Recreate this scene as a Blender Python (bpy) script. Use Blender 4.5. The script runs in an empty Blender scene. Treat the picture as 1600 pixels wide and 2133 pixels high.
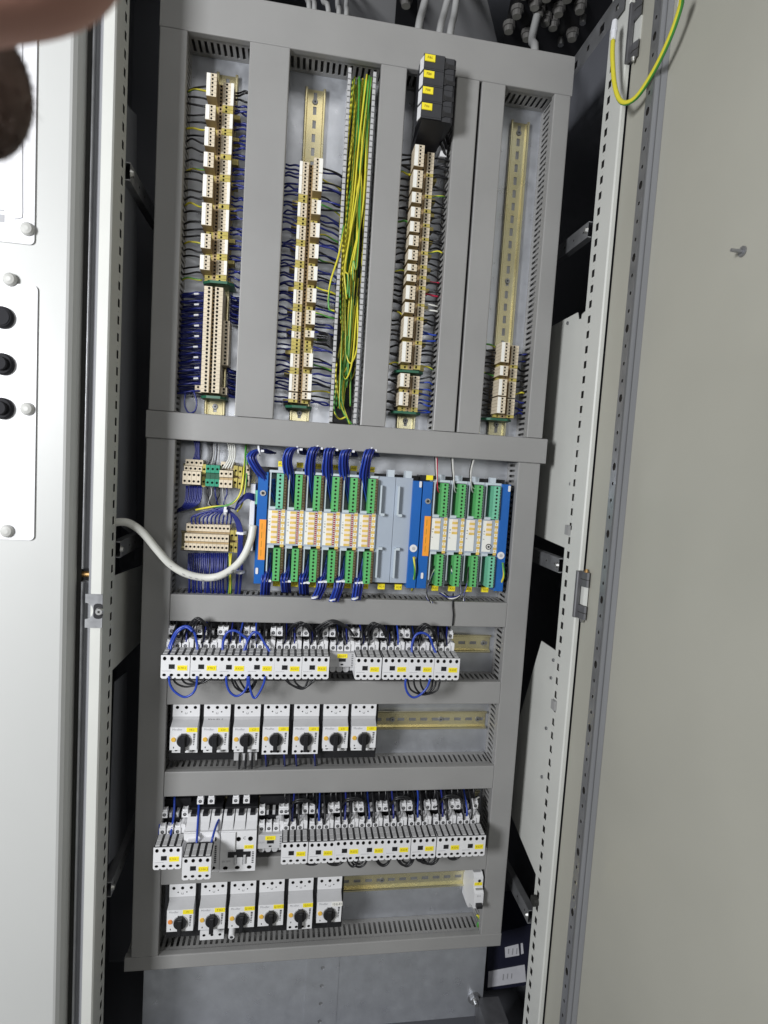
import bpy, math, random
from mathutils import Vector, Matrix
random.seed(11)
scene = bpy.context.scene
COL = scene.collection
rnd = random.uniform

# ------------------------------------------------------------------ camera
# solved from the straight edges of the wiring ducts; X runs along the mounting plate, Z up, Y into the cabinet
R = ((0.986462, -0.062449, -0.151633), (0.04934, 0.994833, -0.088727), (0.156391, 0.080044, 0.984447))
FPX, CX, CY, DIST = 1220.0, 800.0, 1066.5, 0.976
W3 = lambda r: Vector((r[0], r[2], -r[1]))
cam_d = bpy.data.cameras.new('camera'); cam = bpy.data.objects.new('camera', cam_d); COL.objects.link(cam)
cr, cu, cb = W3(R[0]), -W3(R[1]), -W3(R[2])
cam.matrix_world = Matrix(((cr.x, cu.x, cb.x, 0), (cr.y, cu.y, cb.y, -DIST), (cr.z, cu.z, cb.z, 0), (0, 0, 0, 1)))
cam_d.sensor_fit = 'VERTICAL'; cam_d.sensor_height = 36.0; cam_d.sensor_width = 27.0
cam_d.lens = 36.0 * FPX / 2133.0
cam_d.clip_start = 0.01; cam_d.clip_end = 50
cam_d.dof.use_dof = True; cam_d.dof.focus_distance = 1.02; cam_d.dof.aperture_fstop = 8.6
scene.camera = cam

# ------------------------------------------------------------------ light: a dim hall, one big soft lamp field up front
world = bpy.data.worlds.new('World'); scene.world = world; world.use_nodes = True
bg = world.node_tree.nodes['Background']; bg.inputs[0].default_value = (0.80, 0.86, 1.0, 1); bg.inputs[1].default_value = 0.03

def lamp(name, loc, target, size, size_y, power, color):
    l = bpy.data.lights.new(name, 'AREA'); l.shape = 'RECTANGLE'; l.size = size; l.size_y = size_y
    l.energy = power; l.color = color
    o = bpy.data.objects.new(name, l); COL.objects.link(o); o.location = loc
    o.rotation_euler = (Vector(target) - Vector(loc)).to_track_quat('-Z', 'Y').to_euler()
    return o
lamp('window_light', (-1.36, -1.62, 0.28), (-1.05, 0.0, 0.15), 0.52, 0.6, 58, (0.97, 0.985, 1.0))
lamp('ceiling_light', (0.2, -1.35, 1.6), (0.05, 0.0, 0.2), 1.2, 0.6, 3.2, (1.0, 0.985, 0.95))
lamp('hall_light', (0.1, -3.1, 0.62), (0.1, 0.0, 0.1), 1.7, 0.8, 9.5, (1.0, 1.0, 0.98))

scene.view_settings.view_transform = 'Standard'; scene.view_settings.look = 'None'
scene.view_settings.exposure = 0.10; scene.view_settings.gamma = 1.0
scene.view_settings.use_curve_mapping = False

def ray(px, py):
    a, b = (px - CX) / FPX, (py - CY) / FPX
    return Vector((R[0][0]*a + R[1][0]*b + R[2][0], R[0][2]*a + R[1][2]*b + R[2][2], -(R[0][1]*a + R[1][1]*b + R[2][1])))
def at(px, py, Y=0.0):
    d = ray(px, py); t = (Y + DIST) / d.y; return Vector((t*d.x, Y, t*d.z))
def atx(px, py, X):
    d = ray(px, py); t = X / d.x; return Vector((X, -DIST + t*d.y, t*d.z))
def atz(px, py, Z):
    d = ray(px, py); t = Z / d.z; return Vector((t*d.x, -DIST + t*d.y, Z))
def rect(x0, y0, x1, y1, Y):
    xm, ym = (x0+x1)/2, (y0+y1)/2
    return at(x0, ym, Y).x, at(x1, ym, Y).x, at(xm, y0, Y).z, at(xm, y1, Y).z     # x0, x1, ztop, zbottom
PLATE = 0.058

# ------------------------------------------------------------------ materials
def mat(name, col, rough=0.5, metal=0.0, var=0.0, vscale=30.0, bump=0.0, bscale=400.0, spec=0.5, rvar=0.0, col2=None, stretch=None, emit=0, detail=4.0):
    m = bpy.data.materials.new(name); m.use_nodes = True
    nt = m.node_tree; b = nt.nodes['Principled BSDF']
    b.inputs['Base Color'].default_value = (*col, 1); b.inputs['Roughness'].default_value = rough
    b.inputs['Metallic'].default_value = metal; b.inputs['Specular IOR Level'].default_value = spec
    if var or rvar or col2 or bump:
        g = nt.nodes.new('ShaderNodeNewGeometry'); src = g.outputs['Position']
        if stretch:
            mp = nt.nodes.new('ShaderNodeMapping'); mp.inputs['Scale'].default_value = stretch
            nt.links.new(src, mp.inputs[0]); src = mp.outputs[0]
    if var or col2:
        n = nt.nodes.new('ShaderNodeTexNoise'); n.inputs['Scale'].default_value = vscale; n.inputs['Detail'].default_value = detail
        nt.links.new(src, n.inputs['Vector'])
        r = nt.nodes.new('ShaderNodeValToRGB'); r.color_ramp.elements[0].position = 0.32; r.color_ramp.elements[1].position = 0.68
        a = col if col2 else tuple(max(0, c*(1-var)) for c in col)
        z = col2 if col2 else tuple(min(1, c*(1+var)) for c in col)
        r.color_ramp.elements[0].color = (*a, 1); r.color_ramp.elements[1].color = (*z, 1)
        nt.links.new(n.outputs[0], r.inputs[0]); nt.links.new(r.outputs[0], b.inputs['Base Color'])
    if rvar:
        n2 = nt.nodes.new('ShaderNodeTexNoise'); n2.inputs['Scale'].default_value = vscale*1.7; n2.inputs['Detail'].default_value = 5
        nt.links.new(src, n2.inputs['Vector'])
        mr = nt.nodes.new('ShaderNodeMapRange'); mr.inputs[1].default_value = 0.3; mr.inputs[2].default_value = 0.7
        mr.inputs[3].default_value = max(0.03, rough-rvar); mr.inputs[4].default_value = min(1, rough+rvar)
        nt.links.new(n2.outputs[0], mr.inputs[0]); nt.links.new(mr.outputs[0], b.inputs['Roughness'])
    if bump:
        n3 = nt.nodes.new('ShaderNodeTexNoise'); n3.inputs['Scale'].default_value = bscale; n3.inputs['Detail'].default_value = 3
        nt.links.new(src, n3.inputs['Vector'])
        bp = nt.nodes.new('ShaderNodeBump'); bp.inputs['Strength'].default_value = bump; bp.inputs['Distance'].default_value = 0.001
        nt.links.new(n3.outputs[0], bp.inputs['Height']); nt.links.new(bp.outputs[0], b.inputs['Normal'])
    return m

M = {}
M['duct'] = mat('duct_grey_plastic', (0.275, 0.272, 0.268), 0.42, var=0.055, vscale=7, bump=0.08, bscale=900, rvar=0.10, detail=8)
M['door_white'] = mat('white_door_enamel', (0.49, 0.495, 0.485), 0.4, var=0.015, vscale=3, bump=0.05, bscale=700, rvar=0.08)
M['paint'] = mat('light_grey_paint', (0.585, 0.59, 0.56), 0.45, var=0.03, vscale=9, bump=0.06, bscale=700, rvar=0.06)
M['paint_beige'] = mat('beige_grey_paint', (0.385, 0.377, 0.328), 0.42, var=0.045, vscale=3.5, rvar=0.1, bump=0.06, bscale=600)
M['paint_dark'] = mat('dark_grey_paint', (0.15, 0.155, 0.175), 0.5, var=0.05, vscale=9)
M['seal'] = mat('grey_foam_seal', (0.225, 0.23, 0.245), 0.7, var=0.08, vscale=60, stretch=(1, 1, 0.05))
M['rubber'] = mat('black_rubber', (0.018, 0.018, 0.016), 0.6)
M['white_panel'] = mat('white_sign_laminate', (0.70, 0.70, 0.72), 0.35, var=0.015, vscale=4)
M['rivet'] = mat('grey_plastic_rivet', (0.46, 0.46, 0.44), 0.45)
M['zinc'] = mat('galvanised_steel', (0.58, 0.60, 0.645), 0.36, 0.75, var=0.07, vscale=34, bump=0.05, bscale=140, rvar=0.09, detail=9)
M['zinc_dull'] = mat('dull_zinc', (0.36, 0.365, 0.38), 0.45, 0.8, var=0.12, vscale=30, rvar=0.1)
M['steel'] = mat('bright_screw_steel', (0.62, 0.62, 0.61), 0.38, 1.0)
M['cast'] = mat('die_cast_hinge', (0.17, 0.17, 0.18), 0.4, 0.6, var=0.1, vscale=60)
M['rail'] = mat('yellow_passivated_steel', (0.80, 0.70, 0.40), 0.25, 0.85, vscale=9, col2=(0.76, 0.72, 0.50), rvar=0.06, detail=2)
M['black'] = mat('black_plastic', (0.012, 0.012, 0.014), 0.45, var=0.1, vscale=40)
M['hole'] = mat('dark_hole_interior', (0.02, 0.018, 0.016), 0.6)
M['button'] = mat('matt_black_button', (0.014, 0.014, 0.017), 0.65, spec=0.15)
M['charcoal'] = mat('charcoal_plastic', (0.028, 0.029, 0.034), 0.42, var=0.08, vscale=50)
M['white'] = mat('white_plastic', (0.715, 0.715, 0.73), 0.38, var=0.02, vscale=30)
M['lgrey'] = mat('light_grey_plastic', (0.47, 0.47, 0.48), 0.4, var=0.03, vscale=30)
M['tabgrey'] = mat('grey_tab_plastic', (0.42, 0.42, 0.425), 0.45, var=0.05, vscale=60)
M['mgrey'] = mat('mid_grey_plastic', (0.30, 0.30, 0.30), 0.45, var=0.04, vscale=30)
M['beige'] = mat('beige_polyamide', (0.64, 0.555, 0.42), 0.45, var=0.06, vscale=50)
M['beige_dk'] = mat('shaded_beige_polyamide', (0.40, 0.29, 0.15), 0.45, var=0.1, vscale=50)  # darker beige puts shade into terminal undersides, steps and recessed decks
M['marker'] = mat('white_marker_strip', (0.80, 0.79, 0.74), 0.5, var=0.03, vscale=100)
M['ochre'] = mat('yellow_clip_plastic', (0.46, 0.38, 0.10), 0.4, var=0.15, vscale=60)
M['dgreen'] = mat('dark_green_end_plate', (0.015, 0.10, 0.055), 0.4, var=0.1, vscale=60)
M['green'] = mat('green_connector_plastic', (0.11, 0.43, 0.14), 0.38, var=0.05, vscale=60)
M['mint'] = mat('pale_green_connector_plastic', (0.17, 0.50, 0.33), 0.38, var=0.05, vscale=60)
M['teal'] = mat('teal_green_plastic', (0.02, 0.27, 0.16), 0.4)
M['blue'] = mat('blue_rack_metal', (0.012, 0.115, 0.42), 0.35, var=0.05, vscale=20)
M['modgrey'] = mat('blue_grey_module_plastic', (0.36, 0.41, 0.48), 0.36, var=0.03, vscale=20)
M['modlight'] = mat('pale_blue_grey_plastic', (0.52, 0.58, 0.63), 0.36)
M['orange'] = mat('orange_label', (0.86, 0.33, 0.03), 0.5, var=0.05, vscale=60)
M['yellow'] = mat('yellow_label', (0.88, 0.74, 0.025), 0.5, var=0.04, vscale=90)
M['card'] = mat('white_label_card', (0.80, 0.80, 0.75), 0.5)
M['gold'] = mat('gold_label_bar', (0.72, 0.50, 0.13), 0.5, var=0.12, vscale=120)
M['pink'] = mat('pale_pink_label_bar', (0.82, 0.71, 0.62), 0.5)
M['led'] = mat('dark_red_led', (0.20, 0.015, 0.03), 0.3, vscale=300, col2=(0.40, 0.02, 0.05))
M['copper'] = mat('brown_pin_row', (0.20, 0.07, 0.035), 0.45, vscale=350, col2=(0.55, 0.33, 0.18))
M['amber'] = mat('amber_button', (0.74, 0.45, 0.07), 0.4)
M['red_button'] = mat('orange_red_button', (0.72, 0.25, 0.05), 0.4)
M['ink'] = mat('dark_ink', (0.03, 0.03, 0.035), 0.6)
M['ink_grey'] = mat('grey_print', (0.36, 0.36, 0.38), 0.6)
M['ink_brown'] = mat('brown_print', (0.30, 0.20, 0.01), 0.6)
M['w_blue'] = mat('dark_blue_wire', (0.012, 0.02, 0.17), 0.36)
M['w_bright'] = mat('bright_blue_wire', (0.02, 0.055, 0.36), 0.34)
M['w_black'] = mat('black_wire', (0.010, 0.010, 0.012), 0.38)
M['w_grey'] = mat('grey_cable_sheath', (0.36, 0.36, 0.36), 0.45)
M['w_white'] = mat('white_cable_sheath', (0.66, 0.66, 0.62), 0.42, var=0.03, vscale=40)
M['w_yellow'] = mat('yellow_wire', (0.64, 0.57, 0.045), 0.36)
M['w_green'] = mat('green_wire', (0.06, 0.28, 0.05), 0.36)
M['w_red'] = mat('red_wire', (0.45, 0.02, 0.06), 0.36)
M['w_orange'] = mat('brown_wire', (0.30, 0.11, 0.03), 0.4)
M['tie'] = mat('white_cable_tie', (0.75, 0.76, 0.80), 0.4)
M['brass'] = mat('brass_bolt', (0.50, 0.30, 0.12), 0.35, 0.8)
M['clear'] = mat('clear_grey_plastic', (0.42, 0.44, 0.40), 0.3)
M['gland'] = mat('grey_gland_body', (0.13, 0.125, 0.12), 0.5, var=0.1, vscale=40)
M['gland_cap'] = mat('dusty_gland_cap', (0.24, 0.235, 0.21), 0.4, var=0.1, vscale=60)
M['skin'] = mat('blurred_skin', (0.58, 0.30, 0.23), 0.5, var=0.10, vscale=25, bump=0.2, bscale=300)
M['hair'] = mat('dark_brown_hair', (0.095, 0.055, 0.040), 0.5, var=0.25, vscale=70)
M['paper'] = mat('white_document_label', (0.62, 0.62, 0.66), 0.6, var=0.04, vscale=60)
M['navy'] = mat('navy_folder_board', (0.012, 0.013, 0.03), 0.5)
M['concrete'] = mat('grey_hall_floor', (0.20, 0.20, 0.19), 0.7, var=0.15, vscale=8)

# ------------------------------------------------------------------ mesh builder
class MB:
    def __init__(s): s.v = []; s.f = []; s.m = []; s.k = {}
    def V(s, p):
        k = (round(p[0]*2e5), round(p[1]*2e5), round(p[2]*2e5))
        if k not in s.k: s.k[k] = len(s.v); s.v.append((p[0], p[1], p[2]))
        return s.k[k]
    def face(s, pts, m=0):
        i = []
        for p in pts:
            q = s.V(p)
            if q not in i: i.append(q)
        if len(i) > 2: s.f.append(i); s.m.append(m)
    def box(s, x0, x1, y0, y1, z0, z1, m=0, skip='', fm=None):
        P = lambda a, b, c: (x1 if a else x0, y1 if b else y0, z1 if c else z0)
        F = {'f': ((0,0,0),(1,0,0),(1,0,1),(0,0,1)), 'b': ((1,1,0),(0,1,0),(0,1,1),(1,1,1)), 'l': ((0,1,0),(0,0,0),(0,0,1),(0,1,1)),
             'r': ((1,0,0),(1,1,0),(1,1,1),(1,0,1)), 't': ((0,0,1),(1,0,1),(1,1,1),(0,1,1)), 'd': ((0,1,0),(1,1,0),(1,0,0),(0,0,0))}
        for k, q in F.items():
            if k not in skip: s.face([P(*c) for c in q], (fm or {}).get(k, m))
        return s
    def cbox(s, x0, x1, y0, y1, z0, z1, c, m=0):      # box with its front (y0) edges chamfered
        a = [(x0, y0+c, z0), (x1, y0+c, z0), (x1, y0+c, z1), (x0, y0+c, z1)]
        b = [(x0+c, y0, z0+c), (x1-c, y0, z0+c), (x1-c, y0, z1-c), (x0+c, y0, z1-c)]
        d = [(x0, y1, z0), (x1, y1, z0), (x1, y1, z1), (x0, y1, z1)]
        s.face(b, m); s.face(d[::-1], m)
        for i in range(4):
            j = (i+1) % 4
            s.face([a[i], a[j], b[j], b[i]], m); s.face([d[i], d[j], a[j], a[i]], m)
        return s
    def hole(s, c, u, v, w, hu, hv, r, dep, m=0, hm=1, n=8, rv=None, floor=True):
        c, u, v, w = Vector(c), Vector(u), Vector(v), Vector(w); rv = rv or r
        o, a = [], []
        sq = [(1,0),(1,1),(0,1),(-1,1),(-1,0),(-1,-1),(0,-1),(1,-1)]
        for k in range(8):
            t = k*math.pi/4
            o.append(c + u*hu*sq[k][0] + v*hv*sq[k][1]); a.append(c + u*r*math.cos(t) + v*rv*math.sin(t))
        for k in range(8):
            j = (k+1) % 8
            s.face([o[k], o[j], a[j], a[k]], m); s.face([a[k], a[j], a[j]+w*dep, a[k]+w*dep], hm)
        if floor: s.face([p+w*dep for p in a], hm)
    def slot(s, c, u, v, w, hu, hv, ru, rv, dep, m=0, hm=1, floor=False, back=True, ou=0.0, ov=0.0):
        c, u, v, w = Vector(c), Vector(u), Vector(v), Vector(w)
        q = [(-1,-1),(1,-1),(1,1),(-1,1)]
        o = [c + u*hu*a + v*hv*b for a, b in q]; i = [c + u*(ou+ru*a) + v*(ov+rv*b) for a, b in q]
        for k in range(4):
            j = (k+1) % 4
            s.face([o[k], o[j], i[j], i[k]], m); s.face([i[k], i[j], i[j]+w*dep, i[k]+w*dep], hm)
            if back: s.face([o[j]+w*dep, o[k]+w*dep, i[k]+w*dep, i[j]+w*dep], m)
        if floor: s.face([p+w*dep for p in i], hm)
    def prism(s, poly, axis, a, b, m=0, cap=True):     # poly: 2-D points in the two other axes, in order
        def P(p, t): return {'x': (t, p[0], p[1]), 'y': (p[0], t, p[1]), 'z': (p[0], p[1], t)}[axis]
        n = len(poly)
        for i in range(n):
            j = (i+1) % n
            s.face([P(poly[i], a), P(poly[j], a), P(poly[j], b), P(poly[i], b)], m)
        if cap:
            s.face([P(p, a) for p in poly][::-1], m); s.face([P(p, b) for p in poly], m)
        return s
    def cyl(s, c, d, r, h, n=12, m=0, r2=None, capm=None):
        c, d = Vector(c), Vector(d).normalized(); t = d.orthogonal().normalized(); q = d.cross(t); r2 = r if r2 is None else r2
        a = [c + (t*math.cos(k*2*math.pi/n) + q*math.sin(k*2*math.pi/n))*r for k in range(n)]
        b = [c + d*h + (t*math.cos(k*2*math.pi/n) + q*math.sin(k*2*math.pi/n))*r2 for k in range(n)]
        for k in range(n):
            j = (k+1) % n; s.face([a[k], a[j], b[j], b[k]], m)
        s.face(a[::-1], m); s.face(b, m if capm is None else capm)
        return s
    def tube(s, pts, r, n=6, seg=10, m=0, stripe=None, twist=0.0, taper=False, ph0=0.0):
        pts = [Vector(p) for p in pts]; P = []
        ext = [pts[0]*2-pts[1]] + pts + [pts[-1]*2-pts[-2]]
        per = max(1, seg // (len(pts)-1))
        for i in range(1, len(ext)-2):
            p0, p1, p2, p3 = ext[i-1:i+3]
            for k in range(per):
                t = k/per
                P.append(0.5*((2*p1)+(p2-p0)*t+(2*p0-5*p1+4*p2-p3)*t*t+(3*p1-p0-3*p2+p3)*t**3))
        P.append(pts[-1])
        up = None; rings = []
        for i, p in enumerate(P):
            d = (P[min(i+1, len(P)-1)] - P[max(i-1, 0)])
            d = d.normalized() if d.length > 1e-9 else Vector((0, 0, 1))
            up = d.orthogonal().normalized() if up is None else (up - d*up.dot(d)).normalized()
            q = d.cross(up); ph = ph0+twist*i
            rr = r*(1-0.85*i/(len(P)-1)) if taper else r
            b = len(s.v)
            for k in range(n):
                a = ph + k*2*math.pi/n; s.v.append(tuple(p + (up*math.cos(a)+q*math.sin(a))*rr))
            rings.append(b)
        for i in range(len(P)-1):
            for k in range(n):
                j = (k+1) % n
                s.f.append([rings[i]+k, rings[i]+j, rings[i+1]+j, rings[i+1]+k])
                s.m.append(stripe if (stripe is not None and k < max(1, round(n*0.36))) else m)
        s.f.append([rings[0]+k for k in range(n)][::-1]); s.m.append(m)
        s.f.append([rings[-1]+k for k in range(n)]); s.m.append(m)
        return s
    def mesh(s, name, mats, smooth=False):
        me = bpy.data.meshes.new(name); me.from_pydata(s.v, [], s.f)
        for x in mats: me.materials.append(x)
        me.polygons.foreach_set('material_index', s.m)
        if smooth: me.polygons.foreach_set('use_smooth', [True]*len(s.f))
        me.update(); return me

WL = {}
def thing(name, label, cat, loc=(0, 0, 0), group=None):
    o = bpy.data.objects.new(name, None); COL.objects.link(o); o.location = loc; o.empty_display_size = 0.01
    WL[o.name] = Vector(loc); o['label'] = label; o['category'] = cat
    if group: o['group'] = group
    return o
def part(name, mb, mats, parent, smooth=False, loc=(0, 0, 0), rot=None, world=True):
    """one mesh part; vertices given in world space when world is set, else in the parent's space"""
    if isinstance(mb, MB):
        if world and parent is not None:
            off = WL[parent.name] + Vector(loc)*0
            mb.v = [(a-off.x, b-off.y, c-off.z) for a, b, c in mb.v]
        me = mb.mesh(name, [M[x] for x in mats], smooth)
    else: me = mb
    o = bpy.data.objects.new(name, me); COL.objects.link(o); o.parent = parent; o.location = loc
    if rot: o.rotation_euler = rot
    if parent is not None: WL[o.name] = WL[parent.name] + Vector(loc)
    else: WL[o.name] = Vector(loc)
    return o
def solo(name, mb, mats, label, cat, group=None, smooth=False, origin=None):
    c = Vector(origin) if origin is not None else sum((Vector(v) for v in mb.v), Vector())/max(1, len(mb.v))
    mb.v = [(a-c.x, b-c.y, d-c.z) for a, b, d in mb.v]
    o = bpy.data.objects.new(name, mb.mesh(name, [M[x] for x in mats], smooth)); COL.objects.link(o); o.location = c
    o['label'] = label; o['category'] = cat; WL[o.name] = c
    if group: o['group'] = group
    return o
TXT = {}
def text(s, size, m, parent, loc, name='lettering', rot=(math.pi/2, 0, 0), align='CENTER'):
    if (s, size, m, align) not in TXT:
        cu_ = bpy.data.curves.new(name, 'FONT'); cu_.body = s; cu_.size = size; cu_.align_x = align; cu_.align_y = 'CENTER'
        cu_.resolution_u = 1; cu_.extrude = 0.00005; cu_.materials.append(M[m])
        t = bpy.data.objects.new('t', cu_); COL.objects.link(t)
        TXT[(s, size, m, align)] = bpy.data.meshes.new_from_object(t); bpy.data.objects.remove(t); bpy.data.curves.remove(cu_)
    o = bpy.data.objects.new(name, TXT[(s, size, m, align)]); COL.objects.link(o); o.parent = parent
    o.location = loc; o.rotation_euler = rot; return o
def dup(root, loc, label, group=None):
    r = root.copy(); COL.objects.link(r); r.location = loc; r['label'] = label; WL[r.name] = Vector(loc)
    if group: r['group'] = group
    for ch in list(root.children):
        c = ch.copy(); COL.objects.link(c); c.parent = r
        for g in list(ch.children):
            d = g.copy(); COL.objects.link(d); d.parent = c
    return r
ORD = 'first second third fourth fifth sixth seventh eighth ninth tenth eleventh twelfth thirteenth fourteenth fifteenth sixteenth'.split()
UX, UY, UZ = (1, 0, 0), (0, 1, 0), (0, 0, 1)
# ------------------------------------------------------------------ hall floor and the cabinet shell
f = MB().box(-3.5, 3.0, -3.2, 2.2, -1.32, -1.27)
o = solo('hall_floor', f, ['concrete'], 'x', 'x'); del o['label']; del o['category']; o['kind'] = 'structure'

ZT, ZB = 0.93, -1.17
PX_L, PX_R = -0.2575, 0.4585            # inner side faces of the two front posts
PY = -0.11                              # front of the posts
cab = thing('control_cabinet', 'open light grey control cabinet with perforated posts around the wired mounting plate', 'cabinet', (0.1, 0.0, ZB))
def post_side(X, w, y0, y1):
    """folded side face of a post with its row of square and round holes"""
    mb = MB(); yh0, yh1 = y0, y1
    z = ZB
    hy = (y0+y1)/2; hw = (y1-y0)/2
    while z < ZT-0.024:
        mb.slot((X, hy, z+0.008), UY, UZ, w, hw, 0.008, 0.0042, 0.0058, 0.002, back=False)
        mb.hole((X, hy, z+0.020), UY, UZ, w, hw, 0.004, 0.0012, 0.002, floor=False, hm=0)
        z += 0.024
    return mb, z
for side, X, w in (('l', PX_L, (-1, 0, 0)), ('r', PX_R, (1, 0, 0))):
    s = -1 if side == 'l' else 1
    ym = -0.078
    mb, ztop = post_side(X, w, ym, ym+0.018)
    mb.face([(X, PY+0.002, ZB), (X, ym, ZB), (X, ym, ztop), (X, PY+0.002, ztop)])
    mb.face([(X, ym+0.018, ZB), (X, -0.054, ZB), (X, -0.054, ztop), (X, ym+0.018, ztop)])
    mb.face([(X, -0.054, ZB), (X+s*0.012, -0.054, ZB), (X+s*0.012, -0.054, ztop), (X, -0.054, ztop)])
    wf = 0.0155 if side == 'l' else 0.0075
    mb.face([(X, PY+0.002, ZB), (X+s*0.002, PY, ZB), (X+s*0.002, PY, ztop), (X, PY+0.002, ztop)])
    mb.face([(X+s*0.002, PY, ZB), (X+s*wf, PY, ZB), (X+s*wf, PY, ztop), (X+s*0.002, PY, ztop)])
    mb.face([(X+s*wf, PY, ZB), (X+s*wf, PY+0.03, ZB), (X+s*wf, PY+0.03, ztop), (X+s*wf, PY, ztop)])
    part('front_post', mb, ['paint', 'hole'], cab)
# behind the holes: the hollow of each post
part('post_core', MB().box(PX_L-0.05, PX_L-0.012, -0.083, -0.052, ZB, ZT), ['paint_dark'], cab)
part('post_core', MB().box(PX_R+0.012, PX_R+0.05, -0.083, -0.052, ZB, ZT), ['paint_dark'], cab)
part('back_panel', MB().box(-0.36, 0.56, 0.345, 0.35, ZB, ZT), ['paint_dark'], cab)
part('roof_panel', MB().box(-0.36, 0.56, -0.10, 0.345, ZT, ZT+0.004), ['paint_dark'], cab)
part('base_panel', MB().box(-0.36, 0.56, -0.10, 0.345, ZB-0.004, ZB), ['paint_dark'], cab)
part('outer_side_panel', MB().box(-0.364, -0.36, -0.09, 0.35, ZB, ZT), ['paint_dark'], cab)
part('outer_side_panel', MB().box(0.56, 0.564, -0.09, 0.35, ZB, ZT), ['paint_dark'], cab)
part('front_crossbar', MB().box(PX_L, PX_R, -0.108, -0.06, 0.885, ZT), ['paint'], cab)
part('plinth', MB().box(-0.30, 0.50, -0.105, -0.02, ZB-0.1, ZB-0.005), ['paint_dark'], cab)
# inner side plates seen past the ducts
def side_plate(px_list, X, m, nm='inner_side_plate', th=0.0015):
    p = [atx(a, b, X) for a, b in px_list]; s = 1 if X > 0 else -1
    mb = MB(); mb.prism([(q.y, q.z) for q in p], 'x', X, X+s*th)
    part(nm, mb, [m], cab); return p
side_plate([(1228, 640), (1212, 655), (1211, 664), (1205, 665), (1203, 651), (1130, 690), (1095, 1105), (1188, 1146)], 0.4625, 'paint')
side_plate([(1172, 1365), (1128, 1335), (1040, 1640), (1121, 1833)], 0.4625, 'paint')
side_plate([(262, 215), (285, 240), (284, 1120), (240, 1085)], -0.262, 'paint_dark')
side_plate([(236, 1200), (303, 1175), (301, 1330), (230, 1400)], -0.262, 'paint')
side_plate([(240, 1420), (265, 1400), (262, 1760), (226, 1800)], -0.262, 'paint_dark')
# depth rails that carry the mounting plate, each with its screw
def depth_rail(px, py, X, dz=0.0, lo=0.011):
    a = atx(px, py, X); s = 1 if X > 0 else -1
    mb = MB(); n = 7; L = 0.235
    for i in range(n):
        mb.hole((X, -0.052+L*(i+0.5)/n, a.z), UY, UZ, (s, 0, 0), L/n/2, lo, 0.002, 0.002, floor=True)
    mb.box(X, X+s*0.012, -0.052, -0.052+L, a.z+lo, a.z+lo+0.0015); mb.box(X, X+s*0.012, -0.052, -0.052+L, a.z-lo-0.0015, a.z-lo)
    r = part('depth_rail', mb, ['zinc_dull', 'hole'], cab)
    part('rail_screw', MB().cyl((X, -0.047, a.z), (-s, 0, 0), 0.0055, 0.004, 10, r2=0.0035), ['steel'], r, smooth=False)
    return a
for px, py, X in ((1240, 466, 0.452), (1179, 1184, 0.452), (1113, 1935, 0.452), (262, 341, -0.2515), (241, 1150, -0.2515), (222, 1875, -0.2515)):
    depth_rail(px, py, X)
for px, py in ((1184, 1104), (1155, 1468)):
    a = atx(px, py, 0.457); part('cage_nut', MB().box(0.4535, 0.4581, a.y-0.006, a.y+0.006, a.z-0.008, a.z+0.008), ['mgrey'], cab)
a = atx(1117, 1876, 0.457); part('rubber_grommet', MB().cyl((0.458, a.y, a.z), (-1, 0, 0), 0.009, 0.008, 12), ['rubber'], cab)
for px, py in ((1154, 1375), (1149, 1412), (1139, 1517), (1130, 1618), (1184, 673), (1190, 1008)):
    a = atx(px, py, 0.4622); part('plate_screw', MB().cyl((0.4622, a.y, a.z), (-1, 0, 0), 0.003, 0.0025, 8), ['zinc_dull'], cab)
# roof: side beam, dark gland plates, gland bodies, cables dropping in
a, b = atx(1197, 117, 0.455), atx(1283, 0, 0.455)
mb = MB(); zr = (a.z+b.z)/2; n = 8
for i in range(n):
    y0 = -0.10 + 0.36*i/n
    mb.slot((0.455, y0+0.0225, zr-0.018), UY, UZ, UX, 0.0225, 0.018, 0.007 if i % 2 else 0.004, 0.006 if i % 2 else 0.004, 0.002, back=False)
mb.box(0.455, 0.475, -0.10, 0.26, zr, zr+0.002)
part('roof_beam', mb, ['zinc_dull', 'hole'], cab)
ZR = 0.86
def roof_quad(pts, z, m, nm):
    mb = MB(); p = [atz(x, y, z) for x, y in pts]
    mb.face([(q.x, q.y, z) for q in p]); mb.face([(q.x, q.y, z+0.002) for q in p][::-1])
    for i in range(len(p)):
        j = (i+1) % len(p); mb.face([(p[i].x, p[i].y, z), (p[j].x, p[j].y, z), (p[j].x, p[j].y, z+0.002), (p[i].x, p[i].y, z+0.002)])
    return part(nm, mb, [m], cab)
roof_quad([(700, -60), (1000, -60), (1075, 250), (745, 250)], ZR+0.02, 'lgrey', 'roof_plate')
gp = roof_quad([(830, -60), (870, -60), (868, 150), (815, 150)], ZR+0.012, 'black', 'gland_plate')
gq = roof_quad([(1075, -60), (1300, -60), (1235, 230), (1020, 230)], ZR+0.012, 'black', 'gland_plate')
def gland(px, py, parent, r=0.0105, yellow=False, deep=0.03):
    p = atz(px, py, ZR); mb = MB()
    mb.cyl((p.x, p.y, ZR+0.012), (0, 0, -1), r*1.15, 0.008, 12, 0); mb.cyl((p.x, p.y, ZR+0.004), (0, 0, -1), r*0.9, deep*0.28, 12, 0, r2=r*0.8, capm=1)
    part('cable_gland', mb, ['ochre' if yellow else 'gland', 'gland_cap'], parent)
gland(846, 8, gp)
gland(850, -14, gp)
for g in ((1077, 30), (1139, -6), (1182, -4), (1114, 12), (1164, 26), (1152, 55), (1060, 62), (1098, 78), (1192, 78), (1122, 28), (1208, 20), (1136, 46)):
    gland(g[0], g[1], gq)
gland(1092, -12, gq, yellow=True)
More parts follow.
